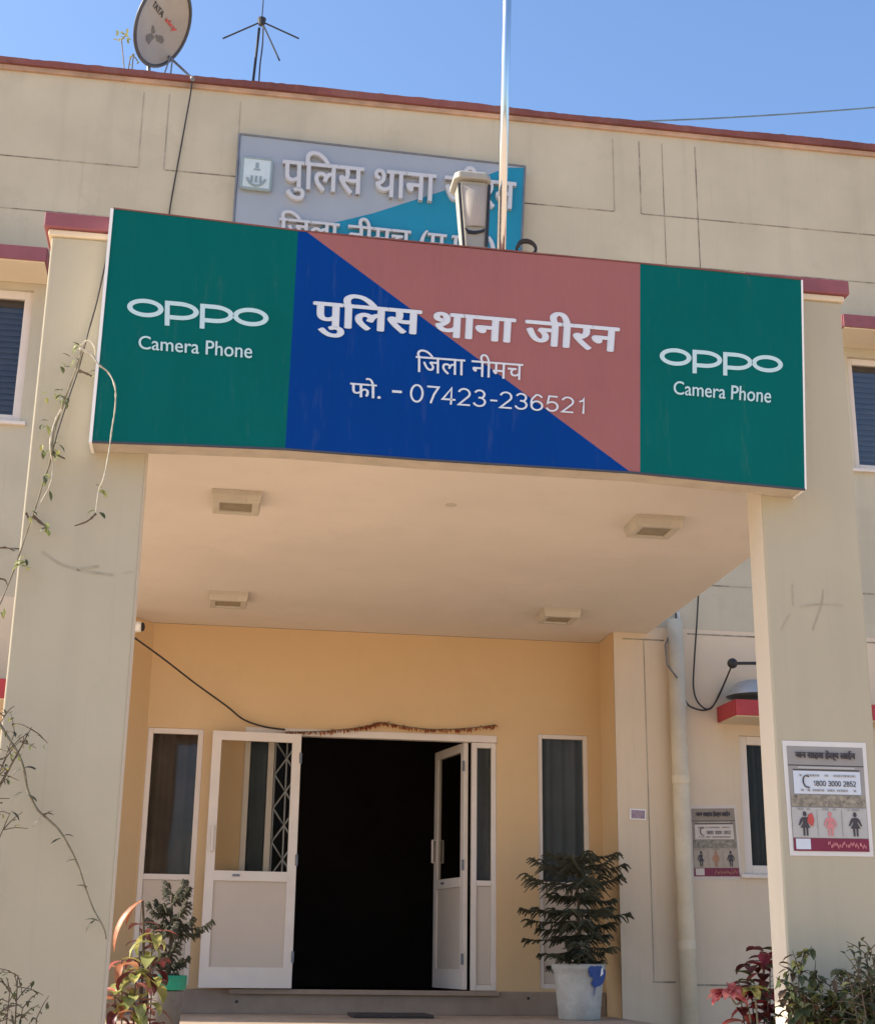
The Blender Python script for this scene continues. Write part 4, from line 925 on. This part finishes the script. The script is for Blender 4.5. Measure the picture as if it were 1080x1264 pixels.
# ------------------------------------------------------------------ creeper, its cable and the trailing branch on the left pillar
YV = YP-.055
m = MB(); m.tube(spline([at(u, v, YV+.03) for u, v in ((138, 290), (128, 335), (119, 375), (109, 410), (97, 455), (85, 490), (72, 530), (64, 560))]), .0042, 6)
tag(m.build('pillar_cable', M['cable'], smooth=True), 'thin black cable running down the left pillar beside the signboard', 'cable')
T = thing('creeper', 'bare pale creeper with few dry leaves hanging across left pillar and sign edge', 'creeper', tuple(at(60, 600, YV)))
random.seed(51)
stems = [([(104, 425), (95, 452), (84, 482), (76, 505), (66, 535), (63, 565), (52, 600), (42, 632), (32, 660), (22, 690), (10, 722), (-4, 755)], .0085, 'stem', YV),
         ([(76, 505), (68, 520), (62, 548), (65, 575), (62, 598), (48, 625), (38, 650)], .0075, 'palestem', YV),
         ([(98, 430), (112, 437), (122, 450), (134, 460), (142, 478), (142, 503), (138, 530), (134, 560), (128, 590), (122, 605), (118, 634)], .0075, 'palestem', YS-.05),
         ([(118, 634), (108, 643), (92, 649)], .009, 'bark', YS-.05), ([(98, 428), (108, 420), (116, 428), (117, 440)], .007, 'palestem', YV),
         ([(96, 457), (105, 460), (113, 464)], .012, 'bark', YV), ([(63, 556), (72, 562), (80, 566)], .010, 'bark', YV), ([(40, 636), (50, 645), (60, 652)], .010, 'bark', YV),
         ([(32, 633), (36, 640), (40, 637)], .008, 'bark', YV), ([(0, 676), (8, 676), (18, 680)], .007, 'bark', YV), ([(-2, 714), (6, 716), (9, 722)], .007, 'bark', YV)]
by = {}
for pl, r, mt, y in stems:
    m = by.setdefault(mt, MB()); P = spline([at(u, v, y+rnd(-.015, .015)) for u, v in pl], 5); n = len(P); m.tube(P, [r*.78*(1.0-.55*i/n)*rnd(.7, 1.35) for i in range(n)], 6)
for mt, m in by.items(): m.build('stem', M[mt], T, smooth=True)
lv = MB(); lv2 = MB()
for u, v, n in ((100, 428, 3), (90, 440, 2), (78, 455, 3), (72, 485, 4), (80, 490, 3), (85, 492, 2), (60, 487, 2), (56, 520, 2), (62, 523, 2), (67, 555, 3), (75, 562, 4), (52, 552, 2), (55, 590, 2), (58, 604, 3), (38, 633, 3), (28, 693, 5), (30, 700, 3), (3, 752, 4), (143, 503, 2), (122, 606, 2), (118, 634, 2), (110, 462, 3), (57, 650, 3)):
    for i in range(n+random.choice((0, 0, 1))):
        p = at(u+rnd(-5, 5), v+rnd(-5, 5), YV-.01+rnd(-.03, .01)); random.choice((lv, lv, lv2)).leaf(p, (rnd(-1, 1), rnd(-.6, 0), rnd(-.9, .6)), (0, -.6, 1), rnd(.03, .055), rnd(.015, .026), rnd(.3, 1.2), 3, .2)
lv.build('leaves', M['lime'], T); lv2.build('leaves', M['shrub'], T)
T = thing('trailing_branch', 'long thin arching branch trailing down across the left pillar front', 'branch', tuple(at(60, 1010, YV-.02)))
m = MB(); P = spline([at(u, v, YV-.02) for u, v in ((-8, 880), (8, 908), (22, 930), (30, 952), (34, 975), (45, 998), (55, 1008), (72, 1024), (85, 1045), (96, 1068), (106, 1098), (115, 1122), (128, 1146), (131, 1160))], 5); n = len(P)
m.tube(P, [.008-.0045*i/n for i in range(n)], 6); m.build('stem', M['stem'], T, smooth=True)
m = MB()
for u, v, dx, dz in ((30, 948, 1, .3), (30, 948, .6, .1), (27, 950, -.6, -.1), (34, 982, 1, -.3), (28, 978, -1, -.4), (53, 1006, 1, .5), (50, 1012, -1, -.5), (54, 1009, .4, .6), (78, 1032, .8, .3), (76, 1035, -.8, -.3), (95, 1062, -.7, .1), (108, 1096, -.8, .4), (118, 1136, -.9, -.6), (122, 1138, -.5, .3), (14, 1002, .9, -.35)):
    m.leaf(at(u, v, YV-.025), (dx, rnd(-.5, 0), dz), (0, -.4, 1), rnd(.05, .075), rnd(.016, .024), rnd(.4, .9), 4, .2)
m.build('leaves', M['fern'], T)

for o in bpy.data.objects:
    if '_off' in o: del o['_off']
